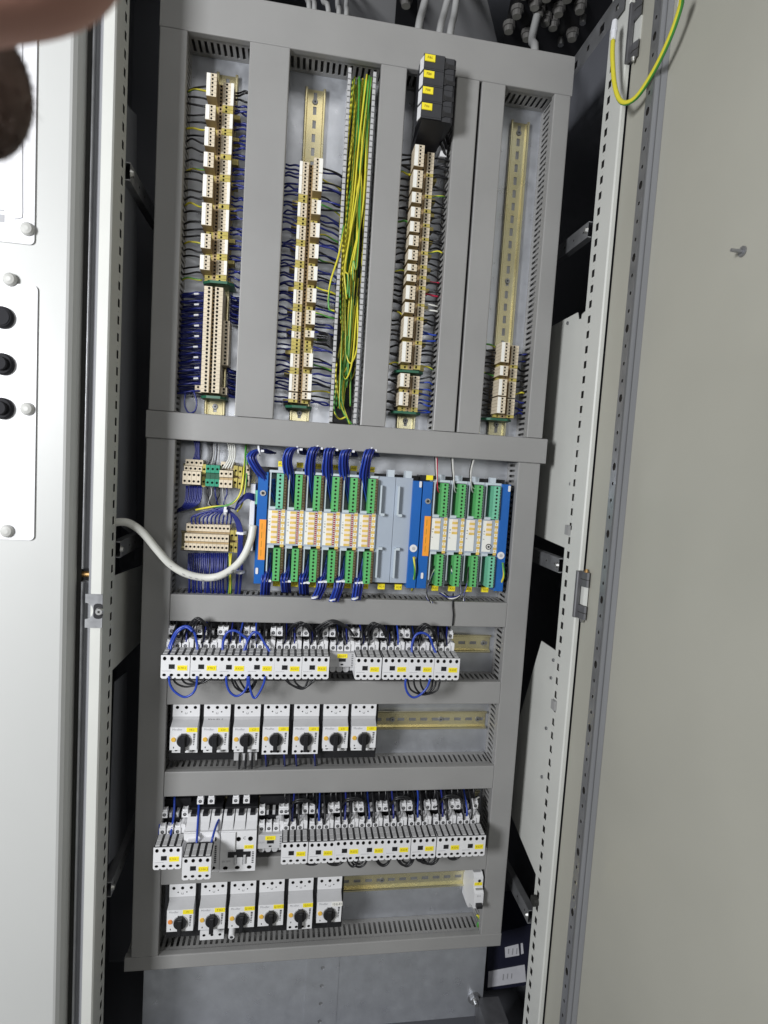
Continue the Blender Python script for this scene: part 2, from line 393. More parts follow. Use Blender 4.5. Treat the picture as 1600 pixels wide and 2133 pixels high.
for px, py in ((1214, 47), (1196, 76), (1168, 92)):
    p = atz(px, py, ZR); part('roof_screw', MB().cyl((p.x, p.y, ZR+0.012), (0, 0, -1), 0.006, 0.014, 8), ['steel'], gq)
def roof_cable(p0, p1, r, lab):
    a = atz(*p0, ZR+0.01); b = at(*p1, 0.075)
    m_ = (a*0.45+b*0.55) + Vector((rnd(-.006, .006), 0.02, 0)); e = Vector((b.x+(b.x-a.x)*0.25, b.y+0.005, b.z-0.09))
    mb = MB().tube([a, m_, b, e], r, 8, 14)
    solo('roof_cable', mb, ['w_grey'], lab, 'cable', 'grey cables entering through the roof', smooth=True)
for p0, p1, r in (((905, -70), (872, 58), .0065), ((948, -60), (916, 66), .0062), ((958, -60), (938, 68), .0062), ((1122, 20), (1114, 105), .0072),
                  ((724, -30), (722, 28), .0042), ((702, -30), (706, 26), .0042), ((672, -60), (684, 20), .0042), ((650, -60), (655, 16), .0042), ((632, -60), (644, 14), .0042)):
    roof_cable(p0, p1, r, 'thin grey cable dropping from the dark roof above the second column' if r < .005 else {872: 'thick grey cable dropping alone from the roof beside the narrow gland plate', 916: 'thick grey cable of a close pair, nearer the lone cable', 938: 'thick grey cable of a close pair, farther from the lone cable', 1114: 'thick grey cable hanging from a gland of the crowded gland plate'}[p1[0]])

# ------------------------------------------------------------------ mounting plate
mb = MB().box(-0.2215, 0.4245, PLATE, PLATE+0.0025, at(900, 2124, PLATE).z, 0.71)
plate = solo('mounting_plate', mb, ['zinc'], 'galvanised steel mounting plate carrying the ducts and rails', 'mounting plate', origin=(0.1, PLATE, -1.07))
x0, x1, zt, zb = rect(636, 1990, 704, 2120, PLATE)
mb = MB(); n = 5; zt = -0.90; zb = at(900, 2124, PLATE).z
for i in range(n):
    mb.hole(((x0+x1)/2, PLATE-0.0012, zb+(zt-zb)*(i+0.5)/n), UX, UZ, UY, (x1-x0)/2, (zt-zb)/n/2, 0.004, 0.0008)
mb.box(x0, x1, PLATE-0.0012, PLATE-0.0002, zb, zt, skip='f')
o = solo('perforated_strip', mb, ['zinc', 'zinc_dull'], 'bright galvanised strip with holes running down the plate below the lowest duct', 'metal strip')

# ------------------------------------------------------------------ wiring ducts
SP, LIP = 0.0095, 0.017
def slot_wall(axis, c, a0, a1, d, y0=0.004, th=0.0018):
    """slotted duct wall; axis 'z' runs up at x=c, axis 'x' runs across at z=c; d is the outward side"""
    mb = MB(); n = max(1, int(round((a1-a0)/SP))); p = (a1-a0)/n
    ym = (0.058-0.003+y0)/2; hy = (0.058-0.003-y0)/2
    s0, s1 = y0+LIP, 0.049
    for i in range(n):
        q = a0+(i+0.5)*p
        if axis == 'z': cc, u, w = (c, ym, q), UZ, (-d, 0, 0)
        else: cc, u, w = (q, ym, c), UX, (0, 0, -d)
        mb.slot(cc, u, UY, w, p/2, hy, p*0.24, (s1-s0)/2, th, hm=0, ov=(s0+s1)/2-ym)
    return mb
def duct(label, axis, c0, c1, a0, a1, walls, y=0.0, caps=None, cover_cuts=(), ends=''):
    """a wiring duct c0..c1 across, a0..a1 along; walls: subset of '-+' to build slotted"""
    d = thing('wiring_duct', label, 'wiring duct', (((c0+c1)/2, PLATE, a0) if axis == 'z' else (a0, PLATE, c0)), 'grey slotted wiring ducts')
    cuts = [a0] + list(cover_cuts) + [a1]
    for i in range(len(cuts)-1):
        b0 = cuts[i] + (0.0006 if i else 0); b1 = cuts[i+1] - (0.0006 if i < len(cuts)-2 else 0)
        mb = MB(); r = 0.0016
        prof = [(c0, y+0.011), (c0, y+r), (c0+r*0.3, y+r*0.3), (c0+r, y), (c1-r, y), (c1-r*0.3, y+r*0.3), (c1, y+r), (c1, y+0.011), (c1-0.0013, y+0.011), (c1-0.0013, y+0.0018), (c0+0.0013, y+0.0018), (c0+0.0013, y+0.011)]
        if axis == 'z': mb.prism(prof, 'z', b0, b1, cap=False)
        else: mb.prism([(q, p) for p, q in prof], 'x', b0, b1, cap=False)
        if i == 0 or True:
            for t in (b0, b1):
                pr = [(c0+0.0003, y+0.011), (c0+0.0003, y+0.0005), (c1-0.0003, y+0.0005), (c1-0.0003, y+0.011)]
                mb.face([(p, q, t) if axis == 'z' else (t, q, p) for p, q in pr])
        part('cover', mb, ['duct'], d)
    for sgn in walls:
        c = c0+0.0022 if sgn == '-' else c1-0.0022
        part('slotted_wall', slot_wall(axis, c, a0+0.001, a1-0.001, -1 if sgn == '-' else 1, y0=y+0.004), ['duct'], d)
    for sgn in '-+':
        if sgn not in walls:
            c = c0+0.0022 if sgn == '-' else c1-0.0040
            mb = MB()
            if axis == 'z': mb.box(c, c+0.0018, y+0.004, 0.055, a0+0.001, a1-0.001)
            else: mb.box(a0+0.001, a1-0.001, y+0.004, 0.055, c, c+0.0018)
            part('plain_wall', mb, ['duct'], d)
    mb = MB()
    if axis == 'z': mb.box(c0+0.002, c1-0.002, 0.0555, 0.0575, a0+0.001, a1-0.001)
    else: mb.box(a0+0.001, a1-0.001, 0.0555, 0.0575, c0+0.002, c1-0.002)
    part('duct_base', mb, ['duct'], d)
    return d
XL, XR = -0.2295, 0.4280
T1, T2, M1, M2 = 0.6945, 0.6315, 0.0625, 0.0195
duct('grey top wiring duct spanning the plate under the cabinet roof', 'x', T2, T1, XL, XR, '-')
duct('tall grey duct along the outer side of the first terminal column', 'z', XL, -0.1895, M1+0.001, T2-0.0006, '+')
duct('wide tall grey duct between the first and second terminal columns', 'z', -0.0975, -0.0365, M1+0.001, T2-0.0006, '-+')
duct('tall grey duct between the yellow-green earth wires and the black breakers', 'z', 0.1060, 0.1480, M1+0.001, T2-0.0006, '-+')
xg1 = 0.2705
duct('tall grey duct beside the dark gap, nearer the black breakers', 'z', 0.2300, xg1-0.0022, M1+0.001, T2-0.0006, '-')
duct('tall grey duct beside the dark gap, nearer the bare yellow rail', 'z', xg1+0.0022, 0.3128, M1+0.001, T2-0.0006, '+')
duct('tall grey duct along the outer side of the fourth terminal column', 'z', 0.3975, XR-0.0015, M1+0.001, T2-0.0006, '-')
duct('grey horizontal duct overhanging both sides above the blue input output racks', 'x', M2, M1, at(304, 886, -.003).x, at(1139, 938, -.003).x, '-', y=-0.003)
r1, r2 = -0.1862, 0.3862
duct('tall grey duct running down the side of the small beige terminals and contactors', 'z', XL-0.0015, r1-0.0006, -0.8582, M2-0.0006, '+')
duct('tall grey duct running down beside the miniature circuit breaker and empty rails', 'z', r2+0.0006, XR-0.001, -0.8582, M2-0.0006, '-')
duct('grey horizontal duct with a split cover below the blue racks', 'x', -0.2748, -0.2302, r1, r2, '+-', cover_cuts=(at(944, 1278, 0).x,))
duct('grey horizontal duct between upper contactors and upper rotary switches', 'x', -0.4157, -0.3745, r1, r2, '+-')
duct('grey horizontal duct between upper rotary switches and lower contactors', 'x', -0.5746, -0.5315, r1, r2, '+-')
duct('grey horizontal duct between lower contactors and lower rotary switches', 'x', -0.7309, -0.6880, r1, r2, '+-')
duct('grey lowest wiring duct under the lower rotary switches', 'x', -0.8843, -0.8588, at(259, 2010, 0).x, at(1043, 1962, 0).x, '+')
# open duct without cover, full of earth wires
def open_wall(x, z0, z1, d):
    mb = MB(); p = 0.0088; n = int((z1-z0)/p)
    for i in range(n):
        z = z0+i*p
        mb.box(x-0.001, x+0.001, 0.046, 0.0575, z, z+p)
        mb.face([(x-0.001, 0.046, z+0.0022), (x-0.001, 0.046, z+p-0.0022), (x-0.001, 0.006, z+p-0.0022), (x-0.001, 0.006, z+0.0022)])
        mb.face([(x+0.001, 0.046, z+0.0022), (x+0.001, 0.046, z+p-0.0022), (x+0.001, 0.006, z+p-0.0022), (x+0.001, 0.006, z+0.0022)])
        for zz in (z+0.0022, z+p-0.0022): mb.face([(x-0.001, 0.046, zz), (x+0.001, 0.046, zz), (x+0.001, 0.006, zz), (x-0.001, 0.006, zz)])
        mb.cbox(x-0.0026, x+0.0026, 0.0, 0.006, z+0.0006, z+p-0.0006, 0.0008)
    return mb
od = thing('open_wiring_duct', 'narrow grey duct without cover holding the yellow-green earth wires', 'wiring duct', (0.06, PLATE, M1))
xa = (at(716, 380, 0).x, at(692, 840, 0).x); xb = (at(766, 380, 0).x, at(744, 840, 0).x)
OX0, OX1 = sum(xa)/2, sum(xb)/2
part('finger_wall', open_wall(OX0, M1+0.002, T2-0.006, -1), ['lgrey'], od)
part('finger_wall', open_wall(OX1, M1+0.002, T2-0.006, 1), ['lgrey'], od)
part('duct_base', MB().box(OX0+0.0015, OX1-0.0015, 0.0545, 0.0573, M1+0.002, T2-0.004), ['black'], od)

# ------------------------------------------------------------------ DIN rails (hat section, slotted web)
def din_rail(label, axis, c, a0, a1, screws=(), w=0.034, sp=0.0215):
    d = thing('mounting_rail', label, 'mounting rail', ((c, PLATE, a0) if axis == 'z' else (a0, PLATE, c)), 'yellow passivated mounting rails')
    mb = MB(); n = max(1, int((a1-a0)/sp)); p = (a1-a0)/n
    hw = 0.0125; yw, yf = 0.0565, 0.0495
    for i in range(n):
        q0, q1 = a0+i*p, a0+(i+1)*p; q = (q0+q1)/2
        P = (lambda x, y, t: (c+x, y, t)) if axis == 'z' else (lambda x, y, t: (t, y, c+x))
        if axis == 'z': mb.slot((c, yw, q), UX, UZ, UY, hw, p/2, 0.0028, 0.0064, 0.001, back=False, floor=True)
        else: mb.slot((q, yw, c), UX, UZ, UY, p/2, hw, 0.0064, 0.0028, 0.001, back=False, floor=True)
        for s in (-1, 1):
            prof = [(hw, yw), (hw, yf+0.0016), (hw+0.0012, yf), (w/2-0.0012, yf), (w/2, yf+0.0012), (w/2, yf+0.003)]
            for k in range(len(prof)-1):
                (x0, y0), (x1, y1) = prof[k], prof[k+1]
                mb.face([P(s*x0, y0, q0), P(s*x1, y1, q0), P(s*x1, y1, q1), P(s*x0, y0, q1)])
    part('rail_profile', mb, ['rail', 'zinc_dull'], d)
    for t in screws:
        cc = (c, yw+0.0005, t) if axis == 'z' else (t, yw+0.0005, c)
        part('rail_screw', MB().cyl(cc, (0, -1, 0), 0.0052, 0.0022, 12, r2=0.0042).cyl((cc[0], cc[1]-0.0022, cc[2]), (0, -1, 0), 0.0016, 0.0004, 6, m=1), ['zinc_dull', 'hole'], d)
    return d
RAILX = [at(447, 850, .05).x, at(624, 860, .05).x, at(846, 878, .05).x, (at(1066, 505, .05).x+at(1036, 885, .05).x)/2]
ZV0, ZV1 = M1+0.004, T2-0.022
din_rail('yellow passivated rail under the first terminal column', 'z', RAILX[0], ZV0, ZV1, (at(446, 846, .05).z,))
din_rail('yellow passivated rail under the second terminal column, bare at the top', 'z', RAILX[1], ZV0, ZV1, (at(624, 860, .05).z, at(658, 208, .05).z))
din_rail('yellow passivated rail under the third terminal column and black breakers', 'z', RAILX[2], ZV0, ZV1, (at(845, 876, .05).z,))
din_rail('mostly bare yellow passivated rail above the short fourth terminal column', 'z', RAILX[3], ZV0, ZV1, (at(1083, 273, .05).z, at(1058, 583, .05).z, at(1035, 884, .05).z))
def hz(px, ys): return at(px, ys, .05).z
ZC1 = hz(985, 1341); ZP1 = hz(900, 1501); ZP2 = hz(850, 1835); ZC2 = -0.625
din_rail('yellow passivated rail behind the upper contactor row', 'x', ZC1, r1+0.004, at(1022, 1341, .05).x, (at(1009, 1339, .05).x,))
din_rail('yellow passivated rail behind the upper rotary switch row', 'x', ZP1, r1+0.004, at(1013, 1501, .05).x, (at(819, 1499, .05).x, at(920, 1499, .05).x, at(997, 1499, .05).x))
din_rail('yellow passivated rail behind the lower contactor row', 'x', ZC2, r1+0.004, r2-0.004, (at(997, 1670, .05).x,))
din_rail('yellow passivated rail behind the lower rotary switch row', 'x', ZP2, r1+0.004, at(968, 1826, .05).x, (at(797, 1830, .05).x,))
din_rail('short yellow rail under the upper beige terminals beside the blue rack', 'x', at(450, 990, .05).z, r1+0.004, at(532, 992, .05).x)
din_rail('short yellow rail under the lower beige terminals beside the blue rack', 'x', at(440, 1128, .05).z, r1+0.004, at(512, 1128, .05).x)

# ------------------------------------------------------------------ neighbouring door on the near side with its plates and push buttons
dl = thing('closed_door', 'closed white cabinet door edge with sign plates and black buttons', 'door', (-0.6, -0.13, ZB))
zd0, zd1 = ZB, ZT+0.1
pr = [(-1.3, -0.131), (-0.3055, -0.131), (-0.3025, -0.1298), (-0.2985, -0.1255), (-0.2955, -0.119), (-0.2945, -0.112), (-0.2945, -0.100), (-1.3, -0.100)]
part('door_panel', MB().prism(pr, 'z', zd0, zd1), ['door_white'], dl)
part('door_seal', MB().box(-0.2940, -0.2885, -0.104, -0.094, zd0, zd1), ['rubber'], dl)
def rnd_rect(x0, x1, z0, z1, y, t, r):
    mb = MB(); pts = []
    for cx_, cz_, a0 in ((x1-r, z1-r, 0), (x0+r, z1-r, 90), (x0+r, z0+r, 180), (x1-r, z0+r, 270)):
        for k in range(5):
            a = math.radians(a0+k*22.5); pts.append((cx_+r*math.cos(a), cz_+r*math.sin(a)))
    mb.prism(pts, 'y', y-t, y); return mb
YD = -0.1312
def rivet(px, py, parent):
    p = at(px, py, YD-0.002); mb = MB(); prev = None
    for (r0, y0), (r1_, y1) in (((0.0085, 0), (0.0085, -0.0025)), ((0.0085, -0.0025), (0.0066, -0.0052)), ((0.0066, -0.0052), (0.003, -0.0066))):
        mb.cyl((p.x, YD-0.002+y0, p.z), (0, -1, 0), r0, y0-y1, 16, r2=r1_)
    part('plastic_rivet', mb, ['rivet'], parent)
p = rect(-300, 576, 75, 1119, YD-0.002)
sp2 = thing('button_plate', 'white plate with black push buttons fixed by grey plastic rivets', 'panel', (p[1]-0.05, YD, p[3]))
part('plate_sheet', rnd_rect(p[0], p[1], p[3], p[2], YD-0.0002, 0.002, 0.006), ['white_panel'], sp2)
for q in ((22, 583), (58, 852), (16, 1106)): rivet(*q, sp2)
for i, q in enumerate(((0, 659), (1, 757), (0, 850))):
    c = at(q[0], q[1], YD-0.01); b = MB()
    b.cyl((c.x, YD-0.0022, c.z), (0, -1, 0), 0.0140, 0.004, 28).cyl((c.x, YD-0.0062, c.z), (0, -1, 0), 0.0136, 0.003, 28, r2=0.0122)
    bb = thing('push_button', ('flat round black button, uppermost of three on the white plate', 'black ring push button, middle of three on the white plate', 'black ring push button, lowest of three on the white plate')[i], 'push button', (c.x, YD-0.002, c.z), 'black push buttons on the white plate')
    part('button_ring', b, ['button'], bb, smooth=False)
    b = MB().cyl((c.x, YD-0.0092, c.z), (0, -1, 0), 0.0090 if i else 0.0112, 0.0012 if i == 0 else 0.006, 28, r2=0.0082 if i else 0.0108)
    part('button_cap', b, ['button'], bb)
p = rect(-300, -120, 76, 490, YD-0.002)
sp1 = thing('sign_plate', 'white sign plate with a thin grey frame line, above the button plate', 'panel', (p[1]-0.05, YD, p[3]))
part('plate_sheet', rnd_rect(p[0], p[1], p[3], p[2], YD-0.0002, 0.002, 0.006), ['white_panel'], sp1)
rivet(58, 478, sp1)
ql = [at(47, -100, YD-.0024), at(47, 380, YD-.0024), at(47, 446, YD-.0024), at(43, 454, YD-.0024), at(31, 456, YD-.0024)]
part('frame_line', MB().tube(ql, 0.0006, 6, 16), ['ink_grey'], sp1)
x0, x1, zt, zb = rect(-30, 445, 9, 461, YD-.0024); part('printed_bar', MB().box(x0, x1, YD-.0026, YD-.0021, zb, zt), ['ink_grey'], sp1)
x0, x1, zt, zb = rect(-30, 435, 9, 437.5, YD-.0024); part('printed_line', MB().box(x0, x1, YD-.0026, YD-.0021, zb, zt), ['ink_grey'], sp1)

# frame strips between that door and the post, catch plate, earth bolt
gs = thing('door_gasket_frame', 'grey gasket channel between the white door edge and the pale post', 'door frame', (-0.28, -0.1, ZB))
zq = at(185, 1197, -.1).z
part('channel', MB().box(-0.2880, -0.2735, -0.099, -0.094, zq+0.009, ZT).box(-0.2880, -0.2735, -0.099, -0.094, ZB, zq-0.009), ['seal'], gs)
part('channel_lip', MB().cbox(-0.2876, -0.2848, -0.1075, -0.099, zq+0.009, ZT, 0.001), ['zinc_dull'], gs)
part('channel_lip', MB().cbox(-0.2876, -0.2848, -0.1075, -0.099, ZB, zq-0.009, 0.001), ['zinc_dull'], gs)
part('channel_back', MB().box(-0.30, PX_L-0.0160, -0.0935, -0.0915, ZB, ZT), ['paint_dark'], gs)
part('gasket_ridge', MB().cbox(-0.2790, -0.2738, -0.1022, -0.099, ZB, ZT, 0.0012), ['seal'], gs)
solo('earth_bolt', MB().cyl((-0.294, -0.097, zq), (1, 0, 0), 0.0042, 0.021, 10), ['brass'], 'brown brass bolt bridging the gap beside the pale post', 'bolt')
x0, x1, zt, zb = rect(177, 1238, 213, 1308, -0.114)
cpl = thing('catch_plate', 'flat zinc catch plate with a half round notch screwed to the pale post', 'catch plate', (x1, -0.112, zb))
zm = (zt+zb)/2; rr = (zt-zb)*0.245
pts = [(x0, zb), (x1, zb), (x1, zt), (x0, zt)] + [(x0+rr*0.92*math.cos(a), zm+rr*math.sin(a)) for a in [math.pi/2-k*math.pi/12 for k in range(13)]]
part('plate', MB().prism(pts, 'y', -0.1135, -0.1115), ['zinc_dull'], cpl)
xs_ = x0+(x1-x0)*0.80
part('oval_recess', rnd_rect(xs_-0.0072, xs_+0.0055, zm-0.011, zm+0.011, -0.1136, 0.0004, 0.005), ['black'], cpl)
part('screw', MB().cyl((xs_+0.001, -0.114, zm), (0, -1, 0), 0.0058, 0.004, 12, r2=0.0045).cyl((xs_+0.001, -0.118, zm), (0, -1, 0), 0.0018, 0.0003, 6, m=1), ['steel', 'hole'], cpl)

# ------------------------------------------------------------------ open door on the far side
XD = 0.4780
dr = thing('open_door', 'open beige grey cabinet door folded back toward the camera', 'door', (XD, -0.13, ZB))
def Yd(px, X, py=900): return atx(px, py, X).y
y_a, y_b = Yd(1246, 0.4690), Yd(1279, 0.4690)
y_c, y_d, y_e = Yd(1280, 0.4580), Yd(1292.5, 0.4580), Yd(1317, 0.4580)
ym = Yd(1262, 0.4690)
part('hinge_flange', MB().prism([(0.4690, y_a), (0.4690, ym), (0.4672, ym-0.003), (0.4672, y_b-0.004), (XD+0.012, y_b-0.004), (XD+0.012, y_a)], 'z', ZB, ZT+0.1), ['paint_beige'], dr)
mb = MB(); z = ZB; pz = 0.0245; k = 0
while z < ZT:
    big = k % 4 == 0
    mb.hole((0.4580, (y_c+y_d)/2, z+pz/2), UY, UZ, UX, abs(y_c-y_d)/2, pz/2, 0.0042 if big else 0.0022, 0.003, rv=0.0060 if big else 0.0028)
    z += pz; k += 1
mb.box(0.4580, XD, y_d, y_c, ZB, z, skip='l')
part('perforated_strip', mb, ['zinc_dull', 'hole'], dr)
XM_ = 0.4675; y_m, y_e = Yd(1305, XM_), Yd(1317, XD)
part('foam_seal', MB().prism([(0.4584, y_d-0.0004), (0.4574, y_d-0.002), (XM_-0.003, y_m+0.0012), (XM_, y_m), (XD-0.001, y_m), (XD-0.001, y_d-0.0004)], 'z', ZB, ZT+0.05), ['seal'], dr)
part('foam_seal', MB().prism([(XM_+0.0006, y_m-0.0006), (XM_-0.001, y_m-0.0026), (XM_+0.004, y_e+0.0012), (XD-0.0005, y_e), (XD-0.0005, y_m-0.0006)], 'z', ZB, ZT+0.05), ['seal'], dr)
part('door_skin', MB().prism([(XD, y_c), (XD, -0.93), (XD+0.004, -0.93), (XD+0.004, y_c)], 'z', ZB, ZT+0.1), ['paint_beige'], dr)
part('hinge_gap', MB().box(PX_R+0.0085, 0.4700, -0.098, -0.094, ZB, ZT), ['rubber'], dr)
a = atx(1548, 524, XD)
st = part('door_stud', MB().cyl((XD-0.0005, a.y, a.z), (-1, 0, 0), 0.0058, 0.0012, 16).cyl((XD-0.0017, a.y, a.z), (-1, 0, 0), 0.0022, 0.013, 10, r2=0.0019), ['zinc_dull'], dr)
def hinge(x0, y0, x1, y1, lab):
    X0, X1, zt, zb = rect(x0, y0, x1, y1, -0.120); X1 = 0.4666; h = zt-zb
    hg = thing('hinge', lab, 'hinge', (X0, -0.112, zb), 'dark cast door hinges')
    part('hinge_leaf', MB().cbox(X0, X0+0.0075, -0.1165, -0.1105, zb, zt, 0.0015), ['cast'], hg)
    for s, (z0, z1) in enumerate(((zt-h*0.31, zt), (zb, zb+h*0.28))):
        xa_ = X0+0.0055
        k = part('knuckle', MB().prism([(xa_, -0.1105), (xa_, -0.122), (xa_+0.003, -0.131), (X1-0.0025, -0.1335), (X1, -0.131), (X1, -0.1105)], 'z', z0, z1), ['cast'], hg)
        part('split_line', MB().prism([(xa_-0.0002, -0.1105), (xa_-0.0002, -0.1222), (xa_+0.0028, -0.1313), (X1-0.0025, -0.1338), (X1, -0.1313), (X1, -0.1105)], 'z', (z0+z1)/2-0.0007, (z0+z1)/2+0.0007), ['hole'], k)
        zz = zt if s == 0 else zb
        part('hinge_pin', MB().cyl((X1-0.004, -0.126, zz), (0, 0, 1 if s == 0 else -1), 0.0034, 0.005, 10, r2=0.002), ['brass' if s == 0 else 'steel'], k)
    part('barrel', MB().prism([(X0+0.0095, -0.112), (X0+0.0095, -0.123), (X0+0.0125, -0.130), (X1, -0.130), (X1, -0.112)], 'z', zb+h*0.29, zt-h*0.32), ['paint'], hg)
hinge(1202, 1191, 1250, 1288, 'dark cast hinge with a brass pin halfway down the open door')
hinge(1313, 2, 1362, 130, 'dark cast hinge beside the yellow-green strap at the top of the open door')
a = at(1253, 1255, -0.14); solo('door_stop_pin', MB().cyl(a, (0, -1, 0.1), 0.005, 0.006, 12, r2=0.003), ['steel'], 'small bright round headed pin beside the halfway hinge', 'pin')
# earth strap to the door
def gy_wire(path, r, n=8, seg=20, tw=0.05, ph0=0.0): return MB().tube(path, r, n, seg, 0, 1, tw, ph0=ph0)
es = thing('earth_strap', 'thick yellow-green earth strap looping from the post to the open door', 'wire', at(1278, 80, -.10))
pth = [at(1277, 82, -.115), at(1276, 120, -.122), at(1281, 180, -.135), at(1296, 213, -.15), at(1325, 203, -.17), at(1362, 148, -.20), at(1395, 80, -.23), at(1416, 20, -.25), at(1421, -8, -.26)]
part('strap_wire', gy_wire(pth, 0.0034, 12, 40, 0.0, 1.25), ['w_yellow', 'w_green'], es, smooth=True)
for p, q in ((at(1277, 86, -.115), at(1281, 44, -.108)), (at(1418, 12, -.25), at(1423, -22, -.262))):
    part('cable_lug', MB().cyl(p, q-p, 0.0042, (q-p).length*0.55, 10).cyl(p+(q-p)*0.5, q-p, 0.0052, (q-p).length*0.5, 10, r2=0.004), ['tie'], es)

# documents lying in the cabinet foot and the plate's foot screw
def board(pts, Y, t, m, nm, parent=None): 
    p = [at(a, b, Y) for a, b in pts]; mb = MB().prism([(q.x, q.z) for q in p], 'y', Y, Y+t); return mb
fd = thing('document_box', 'navy document box with printed white labels in the dark cabinet foot', 'box', at(1060, 2060, .10))
part('box_front', board([(1018, 1948), (1110, 1925), (1112, 2050), (1012, 2064)], 0.095, 0.10, 'navy', ''), ['navy'], fd)
for q in ([(1052, 1974), (1080, 1967), (1082, 1990), (1053, 1995)], [(1085, 1966), (1089, 1965), (1091, 1986), (1086, 1988)], [(1018, 2024), (1093, 2010), (1096, 2045), (1016, 2057)]):
    k = part('printed_label', board(q, 0.0935, 0.001, 'paper', ''), ['paper'], fd)
    if q[0][0] != 1085:
        c = sum((at(a, b, 0.0930) for a, b in q), Vector())/4
        for i in range(3): part('print_line', MB().box(c.x-0.009+i*0.009, c.x-0.007+i*0.009, 0.0928, 0.0932, c.z-0.006+rnd(-.002, .002), c.z+0.006), ['ink_grey'], k)
fs = thing('plate_foot_screw', 'bright hex screw at the lower corner of the mounting plate', 'screw', at(993, 2090, .03))
c = at(990, 2086, .05); part('hex_nut', MB().cyl((c.x, .058, c.z), (0, -1, 0), 0.0095, 0.008, 6), ['zinc_dull'], fs)
part('threaded_shank', MB().cyl((c.x, .050, c.z), (0, -1, 0), 0.0045, 0.009, 10, r2=.004), ['steel'], fs)
part('washer', MB().cyl((c.x, .0585, c.z), (0, -1, 0), 0.013, 0.0016, 18), ['zinc_dull'], fs)
solo('foot_bracket', MB().box(at(1004, 2125, .02).x, at(1050, 2125, .02).x, 0.0, 0.055, ZB+0.02, at(1020, 2112, .02).z), ['cast'], 'dark bracket under the corner of the mounting plate', 'bracket')
# ------------------------------------------------------------------ terminal columns
PITCH = 0.0056
def deck(mb, x0, x1, y, z0, z1, hx, hy_half, r, m, hm):
    """front face of one terminal deck with a round screw hole"""
    a, b = hx-hy_half, hx+hy_half; zc = (z0+z1)/2
    lo, hi = min(x0, x1), max(x0, x1)
    a, b = max(a, lo), min(b, hi)
    if a > lo: mb.face([(lo, y, z0), (a, y, z0), (a, y, zc), (a, y, z1), (lo, y, z1)], m)
    if b < hi: mb.face([(b, y, z0), (hi, y, z0), (hi, y, z1), (b, y, z1), (b, y, zc)], m)
    mb.hole(((a+b)/2, y, zc), UX, UZ, UY, (b-a)/2, (z1-z0)/2, r, 0.005, m, hm)
def slice_mesh(nm, s, xr, xm0, xl0, xl1, yr, ym, yl, tall, mats, p=PITCH):
    """s: +1 raised deck on the low-X side. all x local to the raised outer edge (0); y in world minus PLATE"""
    mb = MB(); z0, z1 = 0.0002, p-0.0002
    X = lambda u: s*u
    yb = -0.004
    top = yr if tall else ym
    if tall: deck(mb, X(0), X(xr), top, z0, z1, X(xr*0.60), 0.0024, 0.0017, 0, 1)
    else: deck(mb, X(0.004), X(xr), top, z0, z1, X(xr*0.70), 0.0024, 0.0017, 0, 1)
    x00 = 0 if tall else 0.004
    deck(mb, X(xr), X(xl0), ym, z0, z1, X((xr+xl0)/2), min(0.0026, (xl0-xr)/2), 0.0018, 2, 1)
    deck(mb, X(xl0), X(xl1), yl, z0, z1, X(xl0+(xl1-xl0)*0.36), 0.0025, 0.0018, 0, 1)
    xs = [(x00, top), (xr, top), (xr, ym), (xl0, ym), (xl0, yl), (xl1, yl), (xl1, yb), (0.003 if tall else 0.004, yb), (0.003 if tall else 0.004, yb-0.012), (x00, yb-0.014)]
    for zz in (z0, z1): mb.face([(X(u), y, zz) for u, y in xs], 2)
    for k in (1, 3, 5, 7, 8, 9):
        (u0, v0), (u1, v1) = xs[k], xs[(k+1) % len(xs)]
        mb.face([(X(u0), v0, z0), (X(u1), v1, z0), (X(u1), v1, z1), (X(u0), v0, z1)], 2 if k not in (9,) else 0)
    return mb.mesh(nm, [M[m] for m in mats])
